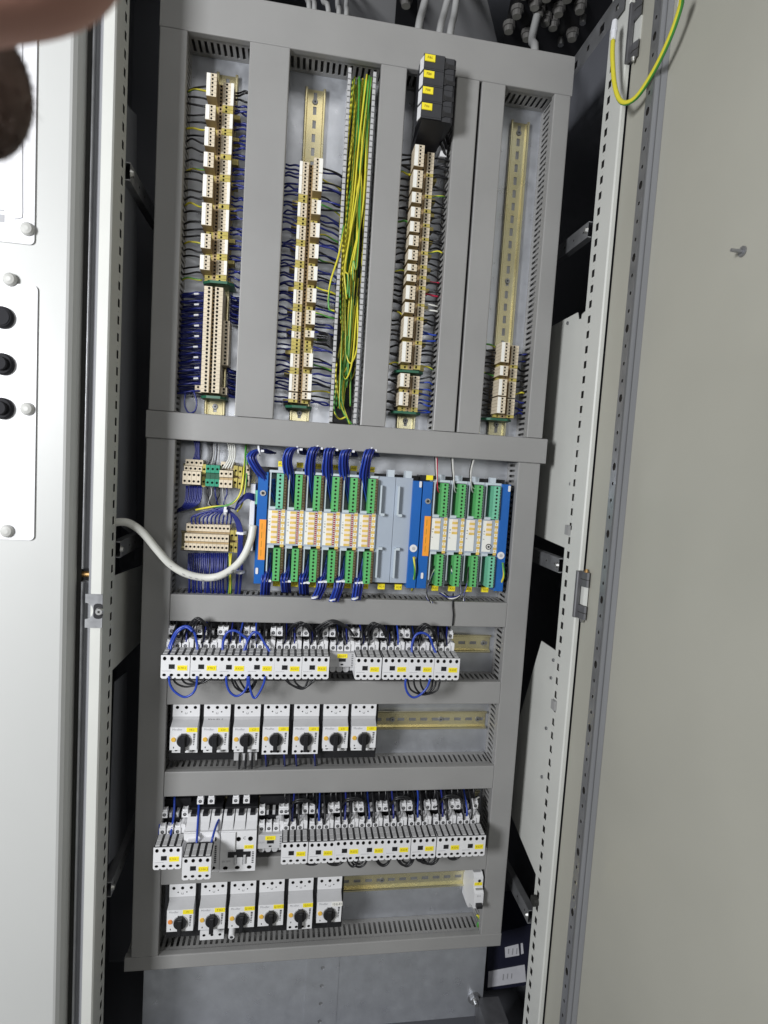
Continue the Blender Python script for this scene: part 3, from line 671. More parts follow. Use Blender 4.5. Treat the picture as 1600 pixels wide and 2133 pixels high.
class Column:
    def __init__(s, name, side, outer, inner, low0, low1, row, yr=-0.004, ym=0.021, yl=0.014):
        """px x of the raised outer/inner edge and the low deck at image row `row`"""
        s.name = name; s.s = side
        s.x = at(outer, row, yr).x; g = lambda v, y: abs(at(v, row, y).x - s.x)
        s.xr = g(inner, yr); s.l0 = g(low0, yl); s.l1 = g(low1, yl); s.yr, s.ym, s.yl = yr, ym, yl
        a = (side, s.xr, s.xr, max(s.l0, s.xr+0.004), s.l1, yr-PLATE, ym-PLATE, yl-PLATE)
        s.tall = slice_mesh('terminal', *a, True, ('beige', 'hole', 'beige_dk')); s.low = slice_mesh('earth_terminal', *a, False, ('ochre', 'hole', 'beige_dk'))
        s.row = row; s.slots = []; s.outer = outer
    def group(s, y0, y1, ynext, label, xo=None, foot=True, plain=0, labels_low=True):
        px = (xo if xo is not None else s.outer)
        zt, zb = at(px, y0, s.yr).z, at(px, y1, s.yr).z
        n = max(1, round((zt-zb)/PITCH)); zb = zt-n*PITCH
        zn = at(px, ynext, s.yr).z if ynext else zb
        m = max(0, int(round((zb-zn)/PITCH)))
        g = thing('terminal_block', label, 'terminal block', (s.x, PLATE, zn if m else zb), 'terminal blocks on the mounting rails')
        base = zb - g.location.z
        for i in range(n):
            part('terminal', s.tall, None, g, loc=(0, 0, base+i*PITCH)); s.slots.append((g.location.z+base+(i+0.5)*PITCH, 1))
        ml = base/m if m else 0
        for i in range(m):
            o = part('earth_terminal', s.low, None, g, loc=(0, 0, i*ml)); o.scale.z = ml/PITCH; s.slots.append((g.location.z+(i+0.5)*ml, 0))
        part('marker_strip', MB().box(0.0003*s.s, s.s*s.xr*0.40, s.yr-0.0007-PLATE, s.yr-0.0001-PLATE, base+0.0006, base+n*PITCH-0.0006), ['marker'], g, world=False)
        if labels_low:
            a, b = s.s*(s.l1-0.0042), s.s*(s.l1+0.0003)
            part('marker_strip', MB().box(min(a, b), max(a, b), s.yl-0.0008-PLATE, s.yl+0.002-PLATE, base+0.001, base+n*PITCH), ['marker'], g, world=False)
        if m and foot:
            a, b = s.s*s.l1, s.s*(s.l1+0.0095)
            part('clamp_foot', MB().box(min(a, b), max(a, b), -0.030, -0.010, 0.001, max(0.006, ml*1.2)), ['ochre'], g, world=False)
        return g
def end_plate(x0, x1, y, lab, Y=0.010):
    p = at(x0, y, Y); q = at(x1, y, Y)
    mb = MB().prism([(p.x, -0.006+PLATE-0.0), (p.x, Y+0.012), (p.x+(q.x-p.x)*0.25, Y), (q.x-(q.x-p.x)*0.2, Y-0.002), (q.x, Y+0.010), (q.x, PLATE-0.006)], 'z', p.z-0.002, p.z+0.002)
    solo('end_plate', mb, ['dgreen'], lab, 'end plate', 'dark green end plates of the terminal strips')
C1 = Column('first', 1, 424, 445, 459, 481, 340)
b1 = [(150, 201), (216, 251), (263, 300), (315, 349), (362, 406), (421, 467), (485, 516), (530, 563)]
for i, (a, b) in enumerate(b1):
    C1.group(a, b, b1[i+1][0] if i < 7 else 578, f'beige double deck terminal block, {ORD[i]} from the top in the first column', xo=429-(a-150)*0.028)
end_plate(421, 487, 584, 'dark green end plate between upper and lower terminals of the first column')
C2 = Column('second', -1, 662, 642.5, 633, 614.5, 560)
b2 = [(330, 360), (361, 401), (417, 448), (465, 493), (509, 541), (555, 586), (601, 633), (647, 676), (689, 706), (736, 767), (779, 812), (818, 835)]
for i, (a, b) in enumerate(b2):
    C2.group(a, b, b2[i+1][0] if i < 11 else 839, f'beige double deck terminal block, {ORD[i]} from the top of the second column', xo=672-(a-330)*0.048)
end_plate(594, 650, 845, 'dark green end plate closing the second terminal column')
C3 = Column('third', 1, 848, 868, 875, 889, 565)
b3 = [(300, 347), (353, 393), (399, 423), (430, 453), (460, 482), (489, 513), (519, 542), (549, 564), (571, 587), (594, 622), (629, 652), (659, 702), (711, 755), (777, 809), (816, 847)]
for i, (a, b) in enumerate(b3):
    C3.group(a, b, (b3[i+1][0] if i not in (12, 14) else b+9), f'beige double deck terminal block, {ORD[i]} from the top of the third column', xo=867-(a-300)*0.06, labels_low=False)
end_plate(824, 884, 771, 'dark green end plate between blocks of the third terminal column')
end_plate(817, 879, 857, 'dark green end plate at the foot of the third terminal column')
C4 = Column('fourth', 1, 1040, 1057, 1061, 1076, 790)
b4 = [(712, 754), (761, 782), (789, 824), (826, 860)]
for i, (a, b) in enumerate(b4):
    C4.group(a, b, (b4[i+1][0] if i < 3 else 867), f'beige terminal block, {ORD[i]} from the top of the short fourth column', xo=1047-(a-712)*0.07, labels_low=False, foot=False)
end_plate(1006, 1069, 871, 'dark green end plate closing the short fourth terminal column')

# lower half of the first column: one long strip of two-row terminals and a side row
row = 700
xa_, xb_ = at(422, row, 0.004).x, at(461, row, 0.004).x; wv = xb_-xa_
zt, zb = at(445, 597, 0.004).z, at(437, 818, 0.004).z
ng = 28; pz = (zt-zb)/ng
mb = MB(); z0, z1 = 0.00015, pz-0.00015; yf = 0.004-PLATE
deck(mb, 0, wv*0.42, yf, z0, z1, wv*0.26, 0.0030, 0.0021, 0, 1)
deck(mb, wv*0.42, wv*0.58, yf+0.007, z0, z1, wv*0.5, 0.0028, 0.0022, 2, 1)
deck(mb, wv*0.58, wv, yf, z0, z1, wv*0.72, 0.0030, 0.0021, 0, 1)
prof = [(0, yf), (wv*0.42, yf), (wv*0.42, yf+0.007), (wv*0.58, yf+0.007), (wv*0.58, yf), (wv, yf), (wv, -0.004), (0, -0.004)]
for zz in (z0, z1): mb.face([(u, v, zz) for u, v in prof], 2)
for k in (1, 3, 5, 7):
    (u0, v0), (u1, v1) = prof[k], prof[(k+1) % 8]; mb.face([(u0, v0, z0), (u1, v1, z0), (u1, v1, z1), (u0, v0, z1)], 0)
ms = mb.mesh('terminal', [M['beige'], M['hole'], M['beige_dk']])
ts = thing('terminal_strip', 'long beige terminal strip with two rows of screw holes and dense blue wires', 'terminal strip', (xa_, PLATE, zb))
for i in range(ng): part('terminal', ms, None, ts, loc=(0, 0, i*pz))
mb = MB(); xs0, xs1 = wv+0.0004, wv+0.0105; ys = 0.018-PLATE
deck(mb, xs0, xs1, ys, z0, z1, xs0+0.005, 0.0030, 0.0020, 0, 1)
mb.face([(xs1, ys, z0), (xs1, -0.004, z0), (xs1, -0.004, z1), (xs1, ys, z1)]); mb.face([(xs0, ys, z0), (xs1, ys, z0), (xs1, -0.004, z0), (xs0, -0.004, z0)])
mside = mb.mesh('side_terminal', [M['beige'], M['hole']])
for i in list(range(0, 2)) + list(range(8, 20)): part('side_terminal', mside, None, ts, loc=(0, 0, i*pz))
for i in range(0, 2): part('side_terminal', mside, None, ts, loc=(-wv-0.0115, 0, i*pz))
end_plate(416, 470, 825, 'dark green end plate at the foot of the long beige terminal strip')

# ------------------------------------------------------------------ wires of the terminal columns
def path(a, b, sag, k=0.5, bow=0.0):
    a, b = Vector(a), Vector(b); m_ = a.lerp(b, k); return [a, m_ + Vector((0, sag, bow)), b]
NW = [0]
WIRE_GROUPS = {}
def wire(pts, r, m, label, group, n=6, seg=8, name='wire', smooth=True):
    NW[0] += 1
    mats = ['w_yellow', 'w_green'] if m == 'gy' else [m]
    mb = gy_wire(pts, r, 8, seg, rnd(-.35, .35), rnd(0, 6.28)) if m == 'gy' else MB().tube(pts, r, n, seg)
    return solo(name, mb, mats, label, 'wire', group, smooth=True)
MASS = MB(); MASS_M = ['w_blue', 'w_black', 'w_bright', 'w_yellow', 'w_white', 'w_red']
def side_wires(zs, xs, xt, group, label, pick, ys=0.020, yt=0.030, r=0.0015, drop=0.0):
    for i, z in enumerate(zs):
        m = pick(i)
        if m is None: continue
        zt_ = round((z+drop)/SP)*SP + rnd(-.002, .002)
        a = Vector((xs, ys+rnd(-.003, .003), z)); b = Vector((xt, yt+rnd(-.008, .008), zt_))
        q = a + (b-a)*0.3 + Vector((0, rnd(-.003, .002), rnd(-.001, .0025))); q2 = a + (b-a)*0.7 + Vector((0, rnd(-.006, .002), rnd(-.0015, .003)))
        if i % 2 and m in MASS_M: MASS.tube([a, q, q2, b], r*rnd(.9, 1.1), 6, 9, MASS_M.index(m))
        else: wire([a, q, q2, b], r*rnd(.9, 1.1), m, label[m], group, seg=9)
LB = lambda who, col: {'w_blue': f'thin dark blue wire from {who} into the slots', 'w_black': f'thin black wire from {who} into the slots',
      'gy': f'thin yellow-green wire from {who} into the slots', 'w_red': f'thin red wire from {who} into the slots', 'w_white': f'thin white wire from {who} into the slots', 'w_bright': f'bright blue wire from {who} into the slots'}
def zl(C, kind=None): return sorted([z for z, k in C.slots if kind is None or k == kind], reverse=True)
# first column, upper part
A = zl(C1)
side_wires([z for i, z in enumerate(A) if i % 2 == 0], C1.x, -0.1905, 'wires between the first column and its outer duct', LB('the first terminal column outward', ''), lambda i: 'gy' if i % 5 == 1 else 'w_black', ys=0.022)
side_wires([z for i, z in enumerate(A) if i % 4 != 3], C1.x+C1.l1+0.001, -0.0970, 'wires between the first column and the wide duct', LB('the first terminal column toward the wide duct', ''), lambda i: 'w_blue' if i > 2 else 'w_black', ys=0.030)
# second column
A = zl(C2)
side_wires([z for i, z in enumerate(A) if i % 5 != 4], C2.x-C2.l1-0.001, -0.0366, 'wires between the second column and the wide duct', LB('the second terminal column toward the wide duct', ''), lambda i: 'w_blue', ys=0.028)
side_wires([z for i, z in enumerate(A) if i % 5 not in (2,)], C2.x, OX0-0.001, 'wires between the second column and the open duct', LB('the second terminal column by the earth duct', ''), lambda i: 'gy' if i % 6 == 2 else ('w_blue' if i % 3 else 'w_black'), ys=0.022, drop=-0.004)
# third column
A = zl(C3)
side_wires([z for i, z in enumerate(A) if i % 3 != 2], C3.x, 0.1480, 'wires between the third column and the duct by the earth wires', LB('the third terminal column toward earth wires', ''), lambda i: 'gy' if i % 9 == 4 else 'w_black', ys=0.024, r=0.0016)
n3 = len(A)
def pick3(i, n=n3*2//3):
    if i in (23, 26): return 'w_red'
    if i in (28, 29): return 'w_white'
    if i in (33, 34, 35) or i > n-7: return 'w_bright'
    return 'gy' if i % 11 == 7 else 'w_black'
side_wires([z for i, z in enumerate(A) if i % 3 != 1], C3.x+C3.l1, 0.2305, 'wires between the third column and the duct by the dark gap', LB('the third terminal column toward the dark gap', ''), pick3, ys=0.028, r=0.0015)
# fourth column
A = zl(C4)
side_wires(A[::1], C4.x, 0.3130, 'wires between the fourth column and the dark gap duct', LB('the fourth terminal column toward the dark gap', ''), lambda i: 'gy' if i in (0, 9) else 'w_black', ys=0.026, r=0.0016)
side_wires(A[2::2], C4.x+C4.l1, 0.3980, 'wires between the fourth column and the outer duct', LB('the fourth terminal column toward the outer duct', ''), lambda i: 'w_blue' if i in (0, 1, 7, 8, 9) else ('gy' if i == 6 else 'w_black'), ys=0.030)
# long strip: dense blue wires either side, gathered; countless, so the back layer is one mass
for k, (xs, xt, ys) in enumerate(((xa_, -0.1905, 0.018), (xa_+wv+0.009, -0.0970, 0.026))):
    for i in range(ng):
        if (k == 1 and i in range(8, 20)) or i % 2: continue
        z = zb+(i+0.5)*pz; a = Vector((xs, ys, z)); b = Vector((xt, 0.028+rnd(-.008, .008), z-0.004+rnd(-.003, .003)))
        wire([a, a.lerp(b, .35)+Vector((0, rnd(-.008, -.002), rnd(-.001, .002))), a.lerp(b, .75)+Vector((0, rnd(-.004, .002), 0)), b], 0.0014, 'w_blue',
             'dark blue wire from the long beige terminal strip ' + ('to the outer duct' if k == 0 else 'to the wide duct'), 'blue wires of the long terminal strip')
mb = MASS
for i in range(56):
    z = zb+(i+0.5)*pz/2
    mb.tube([(xa_+0.002, 0.034, z), ((xa_-0.1905)/2, 0.040+rnd(-.005, .004), z-0.002), (-0.1905, 0.036+rnd(-.008, .008), z-0.004)], 0.0013, 5, 6)
    if i < 16 or i > 40: mb.tube([(xa_+wv+0.008, 0.038, z), ((xa_+wv-0.097)/2, 0.042+rnd(-.005, .004), z-0.002), (-0.097, 0.036+rnd(-.008, .008), z-0.004)], 0.0013, 5, 6)
o = solo('wire_mass', mb, MASS_M, 'x', 'x', smooth=True); del o['label']; del o['category']; o['kind'] = 'stuff'
for i in range(9):
    p = at(414+rnd(-2, 2), 612+i*22, .012); solo('wire_sleeve', MB().cyl(p, (-1, 0, -0.15), 0.0016, 0.007, 8), ['tie'], 'white marker sleeve on a blue wire of the long terminal strip', 'sleeve', 'white sleeves on the blue wires')
lp = [at(x, y, .012) for x, y in ((386, 820), (385, 845), (394, 860), (406, 856), (410, 838), (404, 815))]
wire(lp, 0.0014, 'w_blue', 'dark blue wire hanging in a round loop below the long terminal strip', None, seg=20)

# ------------------------------------------------------------------ yellow-green earth wires in the open duct
xm = (OX0+OX1)/2; zt0 = T2-0.01
ep = [[(738, 150), (742, 300), (728, 450), (716, 580), (714, 660), (712, 760), (722, 830), (735, 880)], [(760, 150), (752, 280), (742, 420), (736, 560), (722, 690), (708, 770), (700, 810), (710, 875)]]
for i in range(24):
    t = i/23; pts = []
    bot = (0.30, 0.18, 0.115, 0.25)[i % 4] + rnd(-.03, .03)
    zz = [zt0-0.01*rnd(0, 1), 0.52, 0.42, 0.32, bot+0.03, bot]
    ph = rnd(0, 6.28)
    for k, z in enumerate(zz):
        wdt = ((OX1-OX0)*0.5-0.006)*rnd(.75, 1)
        x = xm + wdt*math.sin(ph+k*rnd(0.35, 0.8))*(0.85 if k < 4 else 0.6) + (0.005 if z > 0.4 else -0.002)
        pts.append((x, 0.012+0.028*((i*7 % 11)/11)+rnd(-.004, .004), z))
    if i % 4 == 1: pts += [(pts[-1][0]+0.008, pts[-1][1], bot-0.012), (pts[-1][0]+0.017, pts[-1][1]+0.004, bot+0.02), (min(OX1-0.005, pts[-1][0]+0.02), 0.03, bot+0.10)]
    wire(pts, 0.00145, 'gy', 'yellow-green earth wire running down inside the open duct', 'earth wires in the open duct', seg=40)
mb = MB()
for i in range(24):
    ph = rnd(0, 6.28); bot = rnd(.09, .34); x0_ = xm+rnd(-.012, .012)
    pts = [(x0_+.010*math.sin(ph+k*.55)*(1 if 0 < k < 5 else .6)+(.004 if k < 2 else 0), .020+.026*rnd(0, 1), z) for k, z in enumerate((zt0-.004, .52, .42, .32, bot+.06, bot))]
    mb.tube(pts, .00145, 8, 40, 0, 1, rnd(-.3, .3), ph0=rnd(0, 6))
o = solo('earth_wire_mass', mb, ['w_yellow', 'w_green'], 'x', 'x', smooth=True); del o['label']; del o['category']; o['kind'] = 'stuff'
for i, pts in enumerate(([(716, 470), (706, 530), (688, 590), (685, 640), (697, 648)], [(716, 690), (700, 770), (704, 820), (716, 860), (733, 884)], [(724, 700), (716, 760), (712, 830), (728, 884)], [(700, 800), (696, 850), (706, 872), (722, 868)])):
    wire([at(x, y, -.002 if i == 0 else 0.02) for x, y in pts], 0.0016, 'gy', ('yellow-green wire looping out of the open duct', 'long yellow-green wire bowed to the foot of the open duct', 'second yellow-green wire at the foot of the open duct', 'short yellow-green wire curled at the foot of the open duct')[i], None, seg=24)
for i in range(6):
    pts = [at(662+rnd(-3, 3), 690+i*5, .02), at(688, 700+i*4, .004), at(700+i*2, 740+i*6, .02), at(698+i*5, 800+rnd(-10, 20), .03), at(700+i*6, 850, .035)]
    wire(pts, 0.0014, 'w_black', 'dark wire crossing from the second column down into the open duct', 'dark wires dropping into the open duct', seg=20)

# ------------------------------------------------------------------ four black breakers at the head of the third column
fx0, fx1 = at(880, 180, -.040).x, at(949, 180, -.040).x; fz1, fz0 = at(915, 115, -.040).z, at(912, 250, -.040).z
bh = (fz1-fz0)/4; fw = fx1-fx0
def breaker():
    t = thing('black_breaker', 'x', 'circuit breaker', (fx0, PLATE, fz0), 'black breakers at the head of the third column')
    y0 = -0.040-PLATE
    pr = [(0, y0), (fw*0.62, y0), (fw*0.66, y0+0.003), (fw*0.93, y0+0.003), (fw, y0+0.006), (fw*0.98, y0+0.04), (fw*0.88, -0.004), (0.004, -0.004), (-0.002, y0+0.03)]
    part('housing', MB().prism(pr, 'z', 0.0003, bh-0.0003), ['charcoal'], t, world=False)
    part('toggle', MB().cyl((fw*0.66, y0+0.0028, bh*0.48), (0, -1, 0), 0.0052, 0.0012, 14).prism([(fw*0.66, y0+0.0020), (fw*0.66, y0+0.0014), (fw*0.99, y0+0.003), (fw*0.99, y0+0.006)], 'z', bh*0.48-0.0034, bh*0.48+0.0030), ['black'], t, world=False)
    l = part('tag', MB().cbox(0.001, fw*0.335, y0-0.0016, y0+0.001, bh*0.50, bh*0.93, 0.0005), ['yellow'], t, world=False)
    part('white_flap', MB().prism([(0.0, y0-0.0005), (-0.0035, y0+0.012), (-0.0028, y0+0.014), (0.0, y0+0.003)], 'z', bh*0.02, bh*0.85), ['white'], t, world=False)
    part('seam', MB().box(fw*0.02, fw*0.6, y0-0.0002, y0+0.0002, bh*0.10, bh*0.10+0.0006), ['black'], t, world=False)
    return t
br = breaker()
for i in range(4):
    lab = f'black circuit breaker with a yellow tag, {("lowest", "second lowest", "second highest", "highest")[i]} of the stack of four'
    o = br if i == 0 else dup(br, (fx0, PLATE, fz0+i*bh), lab)
    o['label'] = lab
    text(('F86', 'F18', 'F20', 'F16')[i], 0.0055, 'ink_brown', [c for c in o.children if c.name.startswith('tag')][0], (fw*0.17, -0.040-PLATE-0.0018, bh*0.71))
mb = MB().prism([(fz0-0.0003, -0.0385), (fz0-0.0003, 0.05), (fz0-0.012, 0.05), (fz0-0.010, -0.02)], 'x', fx0+0.004, fx1-0.012)
mb.v = [(a, b, c) for a, b, c in mb.v]
mb2 = MB()
for k in range(1): mb2.prism([(-0.038, fz0-0.0004), (0.05, fz0-0.0004), (0.05, fz0-0.016), (0.0, fz0-0.010)], 'x', fx0+0.003, fx1-0.010)
solo('breaker_foot', mb2, ['black'], 'black terminal housing under the lowest black breaker', 'housing')
for i in range(3):
    a = Vector((fx1-0.012, 0.03, fz0+bh*(0.4+i)*0.6)); b = Vector((0.231, 0.03, a.z-0.03))
    wire([a, a+Vector((0.008, -.01, -.008)), b], 0.0024, 'w_black', 'thick black wire from the black breakers into the duct by the dark gap', 'thick black wires of the breakers', seg=10)
p = at(922, 322, .03); solo('white_clip', MB().cbox(p.x-0.005, p.x+0.006, 0.024, 0.045, p.z-0.006, p.z+0.006, 0.001), ['white'], 'small white clip just under the black breakers', 'clip')
# ------------------------------------------------------------------ small beige terminals beside the blue racks
def bank(name, label, x0, x1, rows, n, Y, m='beige', group=None):
    """n screw terminals side by side; rows: list of (py_top, py_bottom, Y, hole) steps from the front view"""
    xa, xb = at(x0, rows[0][0], Y).x, at(x1, rows[0][0], Y).x
    zb = min(at((x0+x1)/2, r[1], r[2]).z for r in rows)
    g = thing(name, label, 'terminal block', (xa, PLATE, zb), group); p = (xb-xa)/n; mb = MB()
    for (ya, yb_, yy, h) in rows:
        zt, z = at((x0+x1)/2, ya, yy).z-zb, at((x0+x1)/2, yb_, yy).z-zb; y = yy-PLATE
        if h: mb.hole((p/2, y, (zt+z)/2), UX, UZ, UY, p/2-0.00015, (zt-z)/2, 0.0020, 0.005)
        else: mb.face([(0.00015, y, z), (p-0.00015, y, z), (p-0.00015, y, zt), (0.00015, y, zt)], 2)
        mb.box(0.00015, p-0.00015, y, -0.006, z, zt, skip='f')
    me = mb.mesh('terminal', [M[m], M['hole'], M['beige_dk' if m != 'teal' else 'dgreen']])
    for i in range(n): part('terminal', me, None, g, loc=(i*p, 0, 0))
    return g
TG = 'small beige terminals beside the blue racks'
bank('terminal_block', 'beige stepped terminal block, nearest the duct beside the teal earth terminals', 382, 420, [(957, 970, .022, 1), (971, 981, .012, 1), (982, 996, .002, 1), (996, 1009, .002, 1)], 4, .004)
bank('terminal_block', 'teal green earth terminal block between two beige blocks beside the blue rack', 429, 458, [(969, 985, .006, 1), (986, 998, .010, 0), (998, 1013, .006, 1)], 3, .006, m='teal')
bank('terminal_block', 'beige terminal block with white wires plugged in from above', 458, 486, [(962, 978, .020, 1), (980, 994, .006, 1), (995, 1000, .010, 0), (1000, 1016, .006, 1)], 3, .006)
bank('terminal_block', 'wide beige terminal bank with eleven poles below the yellow-green wire', 386, 478, [(1092, 1107, .016, 1), (1107, 1113, .022, 0), (1113, 1128, .004, 1), (1128, 1133, .009, 0), (1133, 1147, .004, 1)], 11, .006)
for i, (x0, x1, y0, y1) in enumerate(((422, 429.5, 967, 1014), (487, 496, 970, 1016), (497, 505, 972, 1018), (480, 488, 1105, 1150), (488.5, 496, 1105, 1151))):
    bank('earth_terminal', 'yellow-green earth terminal ' + ('left of the teal block', 'right of the block with white wires', 'nearest the blue rack on the upper short rail', 'touching the wide beige bank', 'beside the blue wire trunk on the lower rail')[i].replace('left of', 'on the near side of').replace('right of', 'just past'), x0, x1, [(y0, y0+(y1-y0)*.45, .012, 1), (y0+(y1-y0)*.45, y0+(y1-y0)*.55, .018, 0), (y0+(y1-y0)*.55, y1, .012, 1)], 1, .012, m='ochre')
def pw(pts, Y): return [at(a, b, (Y[i] if isinstance(Y, (list, tuple)) else Y)) for i, (a, b) in enumerate(pts)]
LW = lambda c, t: f'{c} wire {t}'
for i in range(5):
    x = 404+i*3.5
    wire(pw([(x-1+rnd(-2, 2), 918), (x+rnd(-4, 4), 940), (x-2, 960)], .03), .0013, 'w_blue', 'dark blue wire dropping into the stepped block under the overhanging duct', 'blue wires above the stepped block')
for i in range(4): wire(pw([(442+i*5, 924), (441+i*5+rnd(-1, 1), 948), (434+i*7, 968)], .03), .0012, 'w_grey' if i % 2 else 'w_black', ('grey' if i % 2 else 'black')+' wire dropping onto the teal earth block', 'wires above the teal earth block')
for i in range(4): wire(pw([(474+i*4.5, 918), (478+i*4, 940), (476+i*4, 958), (463+i*6, 976)], [.03, .02, .016, .012]), .0014, 'w_white', 'white wire curving into the beige block beside the blue rack', 'white wires above the beige block')
wire(pw([(513, 925), (508, 985), (500, 1030), (478, 1051), (440, 1056), (408, 1062)], [.03, .0, -.004, 0, .01, .02]), .0017, 'gy', 'yellow-green wire sweeping from the overhanging duct behind the small terminals', None, seg=30)
wire(pw([(516, 940), (513, 1000), (505, 1048), (494, 1066)], [.03, .012, .012, .02]), .0015, 'gy', 'second yellow-green wire beside the blue rack', None, seg=20)
for i in range(10):
    x = 388+i*3.6+rnd(-1, 1)
    wire(pw([(x, 1012), (x-1, 1035), (x-6-i*.5, 1052), (370, 1064+rnd(-3, 3))], [.02, .016, .016, .035]), .0014, 'w_blue', 'dark blue wire bending from the stepped block into the outer duct', 'blue wires below the stepped block', seg=14)
for i in range(6):
    x = 432+i*8
    wire(pw([(x, 1014), (x+1, 1030), (x-6 if i % 2 else x+6, 1050), (x+16, 1060)], [.022, .02, .024, .03]), .0012, ('w_black', 'w_grey', 'w_blue')[i % 3], ('black', 'grey', 'dark blue')[i % 3]+' wire hanging below the teal and beige blocks', 'wires below the teal block')
# trunk of blue wires with ties
tr = thing('wire_loom', 'thick trunk of dark blue wires tied in white beside the blue rack', 'wire bundle', at(497, 1240, .03))
for i in range(11):
    o = [rnd(-5, 5) for _ in range(4)]
    part('wire', MB().tube(pw([(400+i*8, 1092), (402+i*8, 1076+o[0]*.4), (440+i*4, 1063+o[1]*.5), (476+o[1]*.5, 1063+o[1]), (494+o[2], 1085), (501+o[2], 1120), (500+o[3], 1170), (496+o[3], 1225), (494+o[3], 1242)], [.014, .012, .008, .006, .006, .006, .01, .02, .03]), .0014, 6, 32), ['w_blue'], tr, smooth=True)
for (x, y, d) in ((470, 1063, (1, 0, 0)), (503, 1110, (0, 0, 1)), (499, 1191, (0, 0, 1))):
    c = at(x, y, .007); d = Vector(d); part('cable_tie', MB().cyl(c-d*.002, d, .0085, .004, 12).box(c.x-.002, c.x+.004, c.y-.0105, c.y-.008, c.z-.002, c.z+.002), ['tie'], tr)
for i in range(6):
    wire(pw([(529, 1030+i*2.5), (514, 1028+i*2), (498, 1042+i*2), (490, 1062)], [.01, .004, .004, .01]), .0014, 'w_blue', 'dark blue wire looping from the slim white module to the trunk', 'blue wires of the slim white module', seg=14)
for i in range(22):
    x = 394+i*4.2
    wire(pw([(x, 1152), (x-1+rnd(-2, 2), 1185), (x-2+rnd(-3, 3), 1215), (x-2, 1242)], [.02, .012, .016, .03]), .0014, 'gy' if i in (20, 21) else 'w_blue', ('yellow-green' if i in (20, 21) else 'dark blue')+' wire hanging from the wide beige bank into the duct below', 'wires below the wide beige bank', seg=10)
cbl = thing('white_cable', 'thick white cable hooking across the side duct up to the slim white module', 'cable', at(250, 1088, -.06))
part('cable_sheath', MB().tube(pw([(232, 1090), (252, 1087), (272, 1091), (298, 1110), (328, 1146), (356, 1176), (388, 1195), (424, 1203), (456, 1200), (486, 1183), (508, 1158), (522, 1125), (528, 1094)], [-.05, -.055, -.055, -.05, -.04, -.03, -.025, -.02, -.02, -.015, -.01, -.004, .0]), .0060, 14, 72), ['w_white'], cbl, smooth=True)
cp = pw([(316, 1139), (350, 1176), (388, 1200), (424, 1209), (462, 1204), (492, 1182)], [-.0475, -.036, -.031, -.026, -.026, -.021])
for i in range(14):
    t = i/14*5; k = min(4, int(t)); a = cp[k].lerp(cp[k+1], t-k); b = cp[k].lerp(cp[k+1], min(1, t-k+.13))
    if i not in (4, 9): part('print_dash', MB().tube([a, a.lerp(b, .5), b], .0007, 5, 4), ['ink_grey'], cbl)
sm = thing('slim_module', 'slim white module with a pale green plug beside the blue rack rail', 'module', at(525, 1150, .03))
x0, x1, zt, zb = rect(519.5, 1008, 530, 1148, .012)
part('module_body', MB().cbox(x0, x1, .012, PLATE-.002, zb, zt, .0008), ['white'], sm)
part('green_plug', MB().box(x1, x1+.007, .012, .03, at(529, 1050, .012).z, at(529, 1021, .012).z), ['mint'], sm)
part('black_gap', MB().box(x1, x1+.006, .02, .05, at(529, 1148, .012).z, at(529, 1060, .012).z), ['black'], sm)
bb = bank('terminal_block', 'single narrow beige terminal tucked against the blue rack', 513, 521, [(968, 990, .014, 1), (991, 1012, .014, 1)], 1, .014)

# ------------------------------------------------------------------ input output racks
YF = 0.004                                 # front of the module covers
def zrow(py, px=700, Y=YF): return at(px, py, Y).z
ZM1, ZM0 = at(670, 985, YF).z, at(655, 1215, YF).z
HM = ZM1-ZM0
def blue_rail(rack, px0, px1, row, Y=0.001, z0=ZM0-.003, z1=ZM1-.004):
    xa, xb = at(px0, row, Y).x, at(px1, row, Y).x
    mb = MB().cbox(xa, xb, Y, PLATE-.004, z0, z1, .0006); o = part('side_rail', mb, ['blue'], rack); return o, xa, xb
def rivet_disc(parent, px, py, Y, r=.0058, m='white'):
    p = at(px, py, Y); part('round_cap', MB().cyl((p.x, Y, p.z), (0, -1, 0), r, .0012, 18).cyl((p.x, Y-.0012, p.z), (0, -1, 0), r*.45, .0006, 12, m=1), [m, 'lgrey'], parent)
def tabw(parent, px, py, Y, w=.0042, h=.0105):
    p = at(px, py, Y); part('white_tab', rnd_rect(p.x-w/2, p.x+w/2, p.z-h/2, p.z+h/2, Y, .0012, .0015), ['white'], parent)
YR = 0.0008
rk1 = thing('rack_frame', 'blue and grey input output rack frame with six modules and two blank covers', 'rack', (at(530, 1210, .03).x, PLATE, ZM0))
o, xa, xb = blue_rail(rk1, 533, 554, 1110)
x0, x1, zt, zb = rect(539, 1082, 553, 1166, YR); part('orange_label', MB().box(x0, x1, YR-.0006, YR+.0002, zb, zt), ['orange'], rk1)
for i in range(4): part('print_line', MB().box(x0+.004, x0+.0047, YR-.0009, YR-.0005, zb+(zt-zb)*(.1+.22*i), zb+(zt-zb)*(.25+.22*i)), ['ink_brown'], rk1)
p = at(548, 1027, YR); part('rail_screw', MB().cyl((p.x, YR, p.z), (0, -1, 0), .0048, .0022, 14).cyl((p.x, YR-.0022, p.z), (0, -1, 0), .0026, .0006, 6, m=1), ['steel', 'hole'], rk1)
tabw(rk1, 535, 1189, YR)
o, xc, xd = blue_rail(rk1, 855, 874, 1100)
tabw(rk1, 876, 1009, YR); rivet_disc(rk1, 861, 1142, YR, .0065)
p = at(863, 1162, YR); part('earth_lug', MB().cyl((p.x, YR, p.z), (0, -1, 0), .003, .0025, 10), ['steel'], rk1)
part('rear_frame', MB().box(xa, xd, .034, PLATE-.001, ZM0-.004, ZM1+.004), ['black'], rk1)
